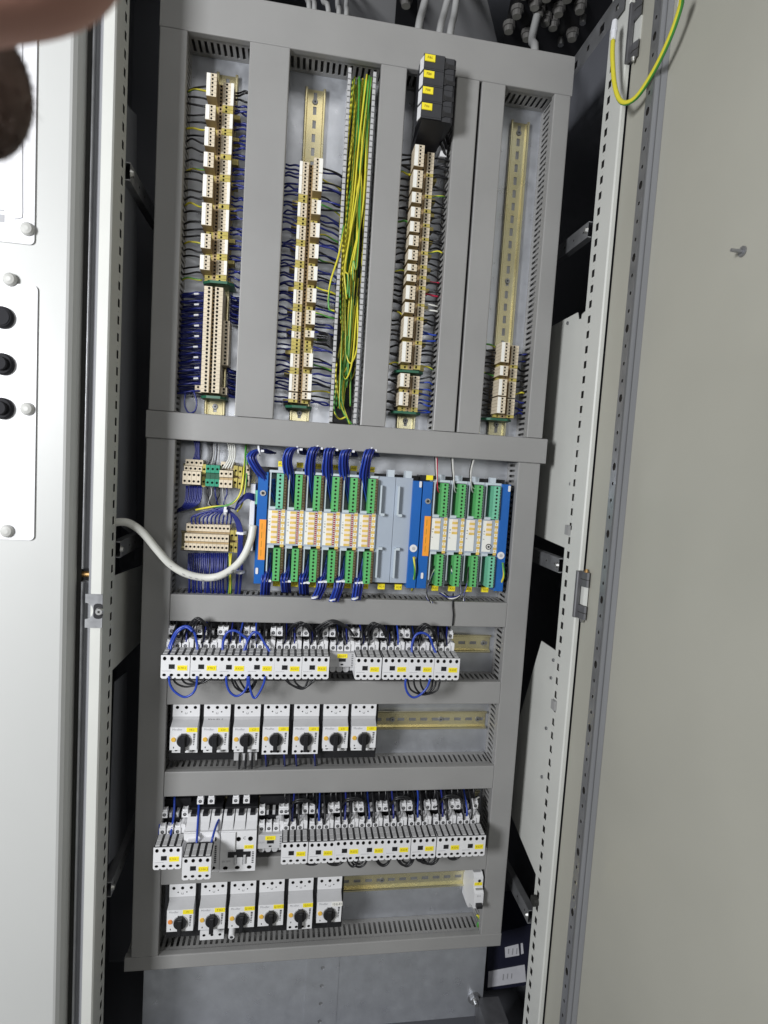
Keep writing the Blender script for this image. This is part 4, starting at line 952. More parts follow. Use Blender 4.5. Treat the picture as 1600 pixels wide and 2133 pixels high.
rk2 = thing('rack_frame', 'blue and grey input output rack frame with four modules', 'rack', (at(880, 1210, .03).x, PLATE, ZM0))
o, xe, xf = blue_rail(rk2, 876, 896, 1100)
x0, x1, zt, zb = rect(882, 1075, 895, 1158, YR); part('orange_label', MB().box(x0, x1, YR-.0006, YR+.0002, zb, zt), ['orange'], rk2)
for i in range(4): part('print_line', MB().box(x0+.004, x0+.0047, YR-.0009, YR-.0005, zb+(zt-zb)*(.1+.22*i), zb+(zt-zb)*(.25+.22*i)), ['ink_brown'], rk2)
p = at(891, 1044, YR); part('rail_screw', MB().cyl((p.x, YR, p.z), (0, -1, 0), .0048, .0022, 14).cyl((p.x, YR-.0022, p.z), (0, -1, 0), .0026, .0006, 6, m=1), ['steel', 'hole'], rk2)
x0, x1, zt, zb = rect(888, 990, 902, 1000, YR); part('yellow_tag', MB().box(x0, x1, YR-.0008, YR+.0002, zb, zt), ['yellow'], rk2)
tabw(rk2, 879, 1199, YR)
o, xg, xh = blue_rail(rk2, 1039, 1057, 1110, z0=ZM0-.004, z1=ZM1-.001)
tabw(rk2, 1061, 1018, YR); rivet_disc(rk2, 1043, 1157, YR, .0065)
part('rear_frame', MB().box(xe, xh, .034, PLATE-.001, ZM0-.004, ZM1+.006), ['black'], rk2)
for px, y0, y1, lab in ((862, 1160, 1230, 'yellow wire hanging from the lug at the end of the six module rack'), (1047, 1172, 1232, 'yellow wire hanging from the lug at the end of the four module rack')):
    wire(pw([(px, y0), (px+2, (y0+y1)/2), (px-4 if px < 900 else px-14, y1)], [-.003, -.004, .02]), .0019, 'gy', lab, None, seg=14)

W = (at(783, 1100, YF).x-at(556, 1100, YF).x)/6
def io_module(pale, full=True):
    g = thing('io_module', 'x', 'module', (at(556, 1100, YF).x, PLATE, ZM0), 'grey input output modules with green plugs')
    L = lambda y: y-PLATE
    H = HM; w = W-.0004
    zb0, zb1 = .012, H*.335; zt0, zt1 = H*.655, H-.004             # lower and upper plug bays
    mb = MB()
    mb.box(0, w, L(.030), -.004, 0, H)
    mb.box(0, .0016, L(YF+.004), L(.030), 0, H)                                     # side fin
    mb.box(0, w, L(YF), L(.030), zb1, zt0)                                          # middle cover
    part('body', mb, ['modgrey'], g, world=False)
    part('ledge', MB().box(.0014, w*.42, L(YF-.003), L(YF+.02), zt0, zt0+.0045).box(.0014, .0034, L(YF-.001), L(YF+.02), zt0+.0045, zt1), ['modlight'], g, world=False)
    part('ledge', MB().box(.0014, w*.42, L(YF-.003), L(YF+.02), zb1-.0045, zb1).box(.0014, .0034, L(YF-.001), L(YF+.02), zb0, zb1-.0045), ['modlight'], g, world=False)
    part('top_lip', MB().box(0, w, L(YF+.002), L(.032), H-.004, H), ['modlight'], g, world=False)
    for (z0, z1) in ((zb0-.008, zb1-.004), (zt0+.002, zt1-.001)):
        mb = MB(); n = 9; x0, x1 = w*.42, w*.80; p = (z1-z0)/n; y = L(-.006)
        for i in range(n): mb.hole(((x0+x1)/2, y, z0+(i+.5)*p), UX, UZ, UY, (x1-x0)/2, p/2, .0019, .003)
        mb.box(x0, x1, y, L(.03), z0, z1, skip='f')
        part('green_plug', mb, ['mint' if pale == 'both' or (pale and z0 > H/2) else 'green', 'hole'], g, world=False)
        mb = MB(); x0, x1 = w*.81, w*.985; n = 12; p = (z1-z0)/n
        for i in range(n): mb.slot(((x0+x1)/2, L(.003), z0+(i+.5)*p), UX, UZ, UY, (x1-x0)/2, p/2, .0014, p*.30, .001, hm=1, floor=True, back=False)
        part('pin_row', mb, ['copper', 'beige'] if full else ['modgrey', 'black'], g, world=False)
    z0, z1 = zb1+.003, zt0-.002; h = z1-z0; y = L(YF)
    c = part('label_card', MB().box(w*.05, w*.57, y-.0006, y+.0003, z0, z1), ['card'], g, world=False)
    n = 13 if full else 6
    bz0, bz1 = (z0, z1) if full else (z0+h*.52, z1)
    bar = MB().box(w*.23, w*.56, y-.0010, y-.0005, 0, (bz1-bz0)/n*.94); bar2 = MB(); bar2.v = list(bar.v); bar2.f = list(bar.f); bar2.m = list(bar.m)
    g1, g2 = bar.mesh('label_bar', [M['gold']]), bar2.mesh('label_bar', [M['pink']])
    for i in range(n): part('label_bar', g1 if i % 2 == 0 else g2, None, g, loc=(0, 0, bz0+i*(bz1-bz0)/n))
    for i, ch in enumerate('F-AX1' if full else 'F.FB'): text(ch, .0042, 'ink', c, (w*.14, y-.0007, z0+h*(.40+.085*i)), rot=(math.pi/2, -math.pi/2, 0))
    if full:
        mb = MB(); x0, x1 = w*.59, w*.72; n = 16; p = h/n
        for i in range(n): mb.slot(((x0+x1)/2, y-.0006, z0+(i+.5)*p), UX, UZ, UY, (x1-x0)/2, p/2, (x1-x0)*.42, p*.36, .0003, hm=1, floor=True, back=False)
        part('led_strip', mb, ['pink', 'led'], g, world=False)
    x0, x1 = (w*.75, w*.95); mb = MB(); n = 14; zz0, zz1 = z0-.006, z1+.006; p = (zz1-zz0)/n
    for i in range(n):
        (mb.hole(((x0+x1)/2, y-.0006, zz0+(i+.5)*p), UX, UZ, UY, (x1-x0)/2, p/2, .0015, .0005, m=0, hm=1) if i % 2 else mb.face([(x0, y-.0006, zz0+i*p), (x1, y-.0006, zz0+i*p), (x1, y-.0006, zz0+(i+1)*p), (x0, y-.0006, zz0+(i+1)*p)], 1))
    part('marker_strip', mb, ['card', 'gold'], g, world=False)
    part('tag_holder', MB().box(w*.45, w*.80, L(.020), L(.03), H, H+.009), ['modlight'], g, world=False)
    part('yellow_tag', MB().cbox(w*.46, w*.86, L(.0195), L(.026), -.0105, -.001, .0005), ['yellow'], g, world=False)
    if full: part('yellow_tag', MB().cbox(w*.44, w*.82, L(.019), L(.026), H+.006, H+.015, .0005), ['yellow'], g, world=False)
    return g
def place(proto, i, x, lab, top=None, bot=None):
    o = proto if i == 0 else dup(proto, (x, PLATE, ZM0), lab)
    o.location.x = x; o['label'] = lab; WL[o.name] = Vector(o.location)
    tags = sorted([c for c in o.children if c.name.startswith('yellow_tag')], key=lambda c: c.name)
    tags = sorted(tags, key=lambda c: min(v.co.z for v in c.data.vertices))
    for t, s in zip(tags, (bot, top)):
        if s:
            vs = [v.co for v in t.data.vertices]; c = sum(vs, Vector())/len(vs)
            text(s, .0056, 'ink_brown', t, (c.x, min(v.y for v in vs)-.0002, c.z))
    return o
X0 = at(556, 1100, YF).x
pa = io_module(True)
nth = ('first', 'second', 'third', 'fourth', 'fifth', 'sixth')
place(pa, 0, X0, 'grey input output module with a pale green upper plug, first after the orange label', 'A20', 'A21')
pb = io_module(False); place(pb, 0, X0+W, 'grey input output module with green plugs, second in the six module rack', 'A05', 'A22')
for i in range(2, 6): place(pb, i, X0+i*W, f'grey input output module with green plugs, {nth[i]} in the six module rack', ('A20', 'A40', 'A60', 'A80')[i-2], 'A%d' % (21+i))
X2 = at(897, 1100, YF).x; W2 = (at(1040, 1100, YF).x-X2)/4
pc = io_module(False, False)
for i in range(3): place(pc, i, X2+i*W2, f'grey module with a half blank label, {nth[i]} in the four module rack', None, 'A%d' % (31+i))
pd = io_module('both', False); place(pd, 0, X2+3*W2, 'grey module with pale green plugs and a round mark, last beside the end rail', None, 'A34')
for g in (pd,):
    c = [k for k in g.children if k.name.startswith('label_card')][0]
    p = (W*.45, YF-PLATE-.0007, HM*.335+.012)
    part('round_mark', MB().cyl((p[0], p[1], p[2]), (0, -1, 0), .0052, .0004, 18).cyl((p[0], p[1]-.0004, p[2]), (0, -1, 0), .0036, .0002, 18, m=1).cyl((p[0], p[1]-.0006, p[2]), (0, -1, 0), .0022, .0002, 12), ['ink', 'card'], c, world=False)
def blank(i, x):
    lab = f'plain blue grey blank cover with moulded grips, {("nearest the last green plugs", "nearest the blue end rail")[i]}'
    g = thing('blank_cover', lab, 'blank cover', (x, PLATE, ZM0), 'blank covers of the six module rack'); w = W*.99; L = lambda y: y-PLATE
    part('cover_plate', MB().cbox(.0002, w, L(YF+.004), -.004, .004, HM, .0006), ['modgrey'], g, world=False)
    for z0, z1, s in ((HM*.655, HM*.92, 1), (.014, HM*.345, -1)):
        zz = z0 if s > 0 else z1
        part('grip', MB().box(.0036, .0062, L(YF-.005), L(YF+.0045), z0, z1).box(.0062, w*.42, L(YF-.005), L(YF+.0045), zz-.0022, zz+.0022), ['modlight'], g, world=False)
    part('tag_holder', MB().box(w*.55, w*.92, L(.012), L(.03), HM, HM+.012), ['modlight'], g, world=False)
    t = part('yellow_tag', MB().cbox(w*.42, w*.82, L(.0195), L(.026), -.0105, -.001, .0005), ['yellow'], g, world=False)
    text('A2%d' % (7+i), .0056, 'ink_brown', t, (w*.62, L(.0195)-.0002, -.0058))
for i in range(2): blank(i, X0+(6+i)*W)

# blue wire bundles plugged into the modules
def bundle(label, pts, Y, tie=None, n=16, spread=15, r=.0015, fan=26, up=True):
    b = thing('wire_bundle', label, 'wire bundle', at(*pts[0], Y[0]), 'dark blue wire bundles of the modules')
    for i in range(n):
        t = (i/(n-1)-.5) if n > 1 else 0
        pp = []; qa, qr = i*2.4, math.sqrt((i+.5)/n); ox, oy = qr*math.cos(qa), qr*math.sin(qa)
        for k, (x, y) in enumerate(pts):
            if k == 0: pp.append(at(x, y+t*fan*2, Y[k]))
            else: pp.append(at(x+ox*(10.5 if k > 1 else 11)+rnd(-.6, .6), y+rnd(-.8, .8), Y[k]+oy*.0065))
        part('wire', MB().tube(pp, r, 6, 24), ['w_blue'] if i % 3 else ['w_bright'], b, smooth=True)
    for (x, y, yy, dx, dz) in (tie or ()):
        c = at(x, y, yy); d = Vector((dx, 0, dz)).normalized()
        part('cable_tie', MB().cyl(c-d*.0014, d, .0086, .0028, 14).box(c.x+.003, c.x+.008, c.y-.008, c.y-.004, c.z-.0016, c.z+.0018), ['tie'], b)
bx = [573, 612, 651, 691, 728.5, 766]
tops = [[(573, 1022), (553, 1000), (534, 975), (523, 950), (540, 937), (566, 944)], [(611, 1022), (602, 990), (598, 960), (605, 938), (620, 934), (636, 946)], [(650, 1022), (645, 990), (647, 955), (653, 936), (662, 932), (671, 944)],
        [(690, 1025), (682, 990), (682, 958), (686, 937), (694, 935), (702, 948)], [(727, 1028), (717, 990), (715, 960), (719, 941), (728, 938), (736, 950)], [(765, 1028), (758, 1000), (762, 965), (768, 943), (774, 936), (780, 950)]]
for i, t in enumerate(tops):
    bundle(f'dark blue wire bundle bending up over the {nth[i]} module toward the overhanging duct', t, [.016, .008, -.004, -.006, .006, .03], [(t[4][0], t[4][1]+2, .004, 1, .2)], fan=24)
bots = [[(564, 1175), (556, 1195), (553, 1215), (551, 1244)], [(603, 1177), (597, 1195), (594, 1212), (596, 1234)], [(643, 1178), (636, 1196), (632, 1212), (633, 1238)],
        [(681, 1180), (672, 1205), (668, 1225), (657, 1248)], [(718, 1182), (709, 1205), (703, 1228), (694, 1253)], [(756, 1183), (749, 1205), (745, 1225), (741, 1250)]]
for i, t in enumerate(bots):
    bundle(f'dark blue wire bundle hanging from the {nth[i]} module into the duct below', t, [.016, .006, .002, (.03, .03, .03, -.010, -.012, -.010)[i]], [(t[1][0]-1, (1208, 1209, 1212, 1210, 1209, 1212)[i], .004, -.2, 1)], fan=24)
    if i > 2:
        c = at(t[3][0]-1, t[3][1]-3, -.012); solo('cable_tie', MB().cyl(c, (-.3, 0, 1), .0062, .0025, 12), ['tie'], f'white tie at the lower end of the bundle under the {nth[i]} module', 'cable tie', 'white ties at the bundle ends')
# thin multi-colour leads at the second rack
for i, px in enumerate((915, 950, 986)):
    for k in range(3):
        m = ('w_black', 'w_white', 'w_grey')[k]; yy = 1005+k*8
        q = [(px+6, yy+6), (px-3, yy), (px-8+k*2, 985), ((908, 942, 988)[i]+k*2-2, 950), ((900, 944, 985)[i]+k*2, 940)]
        wire(pw(q, [.012, .004, .002, .012, .03]), .0011, m if not (i == 0 and k == 2) else 'w_red', 'thin lead rising from a module of the four module rack', 'thin leads above the four module rack', seg=18)
    for k in range(3):
        m = ('w_black', 'w_white', 'w_blue')[k]; yy = 1176+k*6
        q = ([(912, yy), (902, yy+8), (893, 1215), (889, 1238+k*3), (898+k*2, 1256)], [(948, yy), (941, yy+6), (957, 1215), (959, 1238), (945-k*5, 1250-k*3), (925-k*5, 1235)], [(984, yy), (976, yy+8), (973, 1215), (966, 1240), (963+k*2, 1252)])[i]
        wire(pw(q, [.012, .004, -.004, -.006, -.010, .006][:len(q)]), .0013, m, ('black', 'white', 'dark blue')[k]+' lead looping from the four module rack over the duct edge', 'thin leads below the four module rack', seg=24)
wire(pw([(944, 1236), (943, 1262), (945, 1282), (943, 1303)], [.0, -.003, -.003, -.002]), .0013, 'w_black', 'short black lead lying over the seam of the split duct cover', None)
# ------------------------------------------------------------------ contactors
YA = -0.050                                  # front of the auxiliary blocks
CW = 0.0440
ztA, zbA = at(640, 1368, YA).z, at(640, 1413.5, YA).z; HA = ztA-zbA
def head(x, z, y, w=.0092, h=.0115):
    """small white screw head block of a contactor pole"""
    mb = MB(); mb.hole((x, y, z), UX, UZ, UY, w/2, h/2, .0031, .004)
    mb.box(x-w/2, x+w/2, y, y+.012, z-h/2, z+h/2, skip='f')
    mb.prism([(x-w*.42, z+h/2), (x-w*.42, z+h*.85), (x-w*.15, z+h*.72), (x+w*.15, z+h*.72), (x+w*.42, z+h*.85), (x+w*.42, z+h/2)], 'y', y+.002, y+.011)
    mb.cyl((x, y+.0012, z), (0, -1, 0), .0021, .0006, 8, m=2)
    return mb
def contactor_base(t, heads=True):
    L = lambda y: y-PLATE
    part('base', MB().cbox(-CW/2+.0005, CW/2-.0005, L(-.012), -.003, -.006, HA+.003, .001), ['black'], t, world=False)
    part('shoulder', MB().cbox(-CW/2+.001, CW/2-.001, L(.012), -.004, HA+.004, HA+.020, .001), ['black'], t, world=False)
    part('dark_backing', MB().box(-CW/2, CW/2, L(.026), -.004, HA+.020, HA+.0365), ['black'], t, world=False)  # added black backing, hides the bright plate so the band above stays dark
    if heads:
        for x in (-.0155, -.0035, .0085): part('terminal_head', head(x, HA+.0045, L(-.017), .0100, .0125), ['white', 'hole', 'zinc_dull'], t, world=False)
        part('coil_housing', MB().prism([(.0075, HA-.004), (.0205, HA-.004), (.0205, HA+.015), (.0165, HA+.0165), (.0135, HA+.0165), (.0135, HA+.010), (.0075, HA+.008)], 'y', L(-.015), L(.02)), ['white'], t, world=False)
        for x in (-.0165, .0165): part('terminal_head', head(x, HA+.0235, L(.000), .0098, .0105), ['white', 'hole', 'zinc_dull'], t, world=False)
        for x in (-.0075, .0035): part('screw_stud', MB().cbox(x-.0022, x+.0022, L(.004), L(.02), HA+.016, HA+.024, .0006), ['lgrey'], t, world=False)
def aux_front(t, z0=0, HA_=None):
    L = lambda y: y-PLATE; y = L(YA); H = HA_ or HA
    mb = MB(); n = 4; m0, m1 = -CW/2+.0003, CW/2-.0003; p = (m1-m0)/n; ht, hb = .0105, .0078
    for i in range(n):
        mb.hole((m0+(i+.5)*p, y, z0+H-ht/2), UX, UZ, UY, p/2, ht/2, .0029, .006, rv=.0033)
        mb.hole((m0+(i+.5)*p, y, z0+hb/2+.0008), UX, UZ, UY, p/2, hb/2, .0030, .005, rv=.0023)
        mb.face([(m0+i*p, y, z0+hb+.0008), (m0+(i+.5)*p, y, z0+hb+.0008), (m0+(i+1)*p, y, z0+hb+.0008), (m0+(i+1)*p, y, z0+H-ht), (m0+(i+.5)*p, y, z0+H-ht), (m0+i*p, y, z0+H-ht)])
        mb.prism([(m0+i*p+.0004, z0+.0008), (m0+(i+1)*p-.0004, z0+.0008), (m0+(i+1)*p-.0022, z0-.0012), (m0+i*p+.0022, z0-.0012)], 'y', y, y+.012)
    mb.box(m0, m1, y, L(-.0125), z0+.0008, z0+H, skip='f')
    part('aux_block', mb, ['white', 'hole'], t, world=False)
    for i in range(n):
        x0, x1 = m0+i*p+.0021, m0+(i+1)*p-.0021
        part('top_tab', MB().prism([(y+.001, z0+H+.0001), (y+.003, z0+H+.0020), (y+.013, z0+H+.0026), (y+.013, z0+H+.0001)], 'x', x0, x1).prism([(y+.0150, z0+H+.0001), (y+.0150, z0+H+.0030), (y+.028, z0+H+.0040), (y+.031, z0+H+.0001)], 'x', x0, x1), ['tabgrey'], t, world=False)
    part('tab_recess', MB().box(m0+.0003, m1-.0003, y+.001, L(-.014), z0+H, z0+H+.0008), ['black'], t, world=False)
    part('indicator_window', MB().cbox(-.0098, -.0010, y-.0009, y+.001, z0+H*.40, z0+H*.605, .0005), ['black'], t, world=False)
def tag_label(t, s, x0, x1, z0, z1, y, m='yellow', ink='ink_brown', size=.0052):
    l = part('tag', MB().box(x0, x1, y-.0005, y+.0003, z0, z1), [m], t, world=False)
    text(s, size, ink, l, ((x0+x1)/2, y-.0006, (z0+z1)/2)); return l
def contactor():
    t = thing('contactor', 'x', 'contactor', (0, PLATE, zbA), 'small white contactors with auxiliary blocks')
    contactor_base(t); aux_front(t)
    part('print_line', MB().box(-.0195, -.006, YA-PLATE-.0003, YA-PLATE+.0002, HA*.30, HA*.30+.0006), ['ink_grey'], t, world=False)
    return t
con = contactor(); first = [True]
def place_con(x, z, lab, tag, group=None):
    if first[0]: o = con; first[0] = False; o.location = (x, PLATE, z); o['label'] = lab
    else:
        o = con.copy(); COL.objects.link(o); o.location = (x, PLATE, z); o['label'] = lab; o.rotation_euler = (rnd(-.004, .004), rnd(-.006, .006), rnd(-.006, .006))
        for ch in con_children:
            c = ch.copy(); COL.objects.link(c); c.parent = o
    WL[o.name] = Vector((x, PLATE, z))
    tag_label(o, tag, .0030, .0178, HA*.335, HA*.56, YA-PLATE); return o
con_children = list(con.children)
e1 = [334.5, 395.3, 454, 513, 571, 629, None, 740, 796, 850, 904.5]
tags1 = ['K9K2', 'F9K2', 'K620', 'K621', 'K622', 'K623', 'K624', 'K625', 'K628', 'K629', 'K62E']
XE = []
xl = at(334.5, 1387, YA).x; xr_ = at(959, 1394, YA).x
for i, e in enumerate(e1):
    if e is None: XE.append(at(712.5, 1380, -.026).x); continue
    x = at(e, 1388, YA).x+CW/2; XE.append(x)
    place_con(x, zbA, f'white contactor with {"yellow tag "+tags1[i]}, {ORD[i]} in the upper contactor row', tags1[i])
def soft_unit(x, z, lab, tag):
    """contactor without an auxiliary block: grey cover, tag above the window"""
    t = thing('contactor', lab, 'contactor', (x, PLATE, z), 'contactors without auxiliary block'); contactor_base(t); L = lambda y: y-PLATE; y = L(-.026)
    part('front_cover', MB().cbox(-CW/2+.001, CW/2-.001, y, L(-.004), HA*.30, HA*.98, .0008), ['lgrey'], t, world=False)
    for k in range(3): part('bottom_head', MB().prism([(-.019+k*.011, HA*.06), (-.0165+k*.011, -.001), (-.0115+k*.011, -.001), (-.009+k*.011, HA*.06), (-.009+k*.011, HA*.29), (-.019+k*.011, HA*.29)], 'y', L(-.017), L(.01)), ['lgrey'], t, world=False)
    part('bottom_coil', MB().box(.0145, .0205, L(-.017), L(.01), .002, HA*.29), ['lgrey'], t, world=False)
    part('indicator_window', MB().cbox(-.0055, .0060, y-.0008, y+.001, HA*.56, HA*.71, .0004), ['black'], t, world=False)
    part('indicator_window', MB().cbox(-.0022, .0022, y-.0008, y+.001, HA*.39, HA*.46, .0004), ['black'], t, world=False)
    for k in range(7): part('scale_mark', MB().box(.0155, .0185, y-.0003, y+.0002, HA*(.36+.085*k), HA*(.39+.085*k)), ['ink'], t, world=False)
    text('DILM', .0045, 'ink_grey', t, (-.0150, y-.0003, HA*.62))
    tag_label(t, tag, -.0085, .0085, HA*.735, HA*.925, y)
soft_unit(XE[6], zbA, 'grey fronted contactor without auxiliary block, between two white ones, tag K624', 'K624')

# lower contactor row
ztB, zbB = at(800, 1749, YA).z, at(800, 1789.5, YA).z
zB = (ztB+zbB)/2-HA/2
x1_ = at(319.5, 1786, YA).x+CW/2
place_con(x1_, zB, 'white contactor with yellow tag K100.1, at the near end of the lower row', 'K100.1')
YBIG = YA-.032
tags2 = ['K630', 'K631', 'K632', 'K633', 'K634', 'K635', 'K636', 'K637']
e2 = [585.5, 643, 697, 749.5, 803, 856, 909, 960.5]; y2 = [1777, 1773, 1771, 1769, 1767, 1764.5, 1763, 1761]
XB = []
for i, e in enumerate(e2):
    x = at(e, y2[i], YA).x+CW/2; XB.append(x)
    place_con(x, zB, f'white contactor with yellow tag {tags2[i]}, {ORD[i]} of eight in the lower row', tags2[i])
soft_unit(at(563, 1755, -.026).x, zB, 'grey fronted contactor with tag K301 between the big contactor and small ones', 'K301')
def big_contactor(px0, px1, py0, py1, lab, tag, carry):
    Y = -.030; X0, X1, zt, zb = rect(px0, py0, px1, py1, Y); w = X1-X0; h = zt-zb; x = 0
    t = thing('large_contactor', lab, 'contactor', ((X0+X1)/2, PLATE, zb), 'large white three pole contactors'); L = lambda y: y-PLATE; y = L(Y); a, b = -w/2, w/2
    part('base', MB().box(a+.002, b-.002, L(.01), -.003, -.004, h+.018), ['black'], t, world=False)
    mb = MB(); p = w/3; ht = h*.16
    for i in range(3):
        mb.hole((a+(i+.5)*p, y, h-h*.20), UX, UZ, UY, p/2, ht/2, .0042, .008); mb.hole((a+(i+.5)*p, y, h*.095), UX, UZ, UY, p/2, h*.06, .0042, .006, rv=.0032)
    z = [0, h*.035, h*.155, h*.72, h*.88, h]
    for i in range(3):
        for (z0, z1) in ((z[0], z[1]), (z[2], z[3]), (z[4], z[5])):
            q0, q1, qm = a+i*p, a+(i+1)*p, a+(i+.5)*p
            mb.face([(q0, y, z0), (qm, y, z0), (q1, y, z0), (q1, y, z1), (qm, y, z1), (q0, y, z1)])
    mb.box(a, b, y, L(.012), 0, h, skip='f')
    part('housing', mb, ['white', 'hole'], t, world=False)
    for i in range(3):
        q0, q1 = a+i*p+.0012, a+(i+1)*p-.0008
        mb = MB().prism([(y+.004, h), (y+.018, h+.006), (y+.030, h+.013), (y+.040, h+.014), (y+.040, h)], 'x', q0, q1); part('pole_cover', mb, ['white'], t, world=False)
        part('cable_entry', MB().box(q0+p*.25, q1-p*.2, y+.026, y+.042, h+.009, h+.0155), ['black'], t, world=False)
    for x_ in (-.012, .006): part('terminal_head', head(x_+.002, h+.030, L(.008), .0105, .0105), ['white', 'hole', 'zinc_dull'], t, world=False)
    if not carry:
        part('raised_corner', MB().cbox(a+.0006, a+w*.42, y-.003, y+.001, h*.56, h*.985, .0006), ['white'], t, world=False)
        part('bridge_window', MB().prism([(a+w*.22, h*.36), (b-w*.15, h*.36), (b-w*.15, h*.49), (b-w*.36, h*.49), (b-w*.36, h*.55), (a+w*.44, h*.55), (a+w*.44, h*.49), (a+w*.22, h*.49)], 'y', y-.0012, y+.0004), ['black'], t, world=False)
        for f0 in (.40, .66): part('window_post', MB().cbox(a+w*f0, a+w*(f0+.07), y-.003, y, h*.20, h*.42, .0008), ['lgrey'], t, world=False)
        part('centre_tab', MB().cbox(a+w*.48, a+w*.64, y-.0015, y, h*.17, h*.36, .0005), ['white'], t, world=False)
        for k in range(7): part('scale_mark', MB().box(b-.0062, b-.0030, y-.0003, y+.0002, h*(.20+.043*k), h*(.222+.043*k)), ['ink'], t, world=False)
        text('DILM', .0048, 'ink_grey', t, (a+w*.16, y-.0003, h*.57)); text('EX 25M', .0042, 'ink_grey', t, (a+w*.18, y-.0003, h*.26)); text('C', .007, 'ink', t, (a+w*.66, y-.0003, h*.82))
        tag_label(t, tag, b-w*.33, b-w*.07, h*.555, h*.645, y)
    else:
        part('raised_corner', MB().cbox(a+.0006, a+w*.46, y-.003, y+.001, h*.56, h*.985, .0006), ['white'], t, world=False)
        for k in range(9): part('scale_mark', MB().box(b-.0085, b-.0050, y-.0003, y+.0002, h*(.22+.05*k), h*(.25+.05*k)), ['ink'], t, world=False)
        part('cover_seam', MB().box(b-.0120, b-.0115, y-.0002, y+.0002, 0, h*.9), ['mgrey'], t, world=False)
        dz = at(410, 1831, YBIG).z-zb; dx = at(409.5, 1808, YBIG).x-(X0+X1)/2
        n0 = set(o.name for o in t.children)
        hh = at(410, 1786, YBIG).z-at(410, 1831, YBIG).z
        aux_front(t, 0, hh); tag_label(t, tag, .0030, .0178, hh*.335, hh*.56, YA-PLATE)
        for o in [c for c in t.children if c.name not in n0]: o.location = (dx, YBIG-YA, dz)
        part('block_body', MB().box(dx-CW/2+.001, dx+CW/2-.001, L(YBIG)+.04, y+.001, dz+.002, dz+hh-.001), ['white'], t, world=False)
    return t
big_contactor(381.5, 457.5, 1733, 1817, 'large white contactor carrying a small auxiliary block tagged K100.2 in front', 'K100.2', True)
big_contactor(458.5, 533, 1731, 1815, 'large white contactor with a black bridge shaped window and yellow tag', 'K100', False)

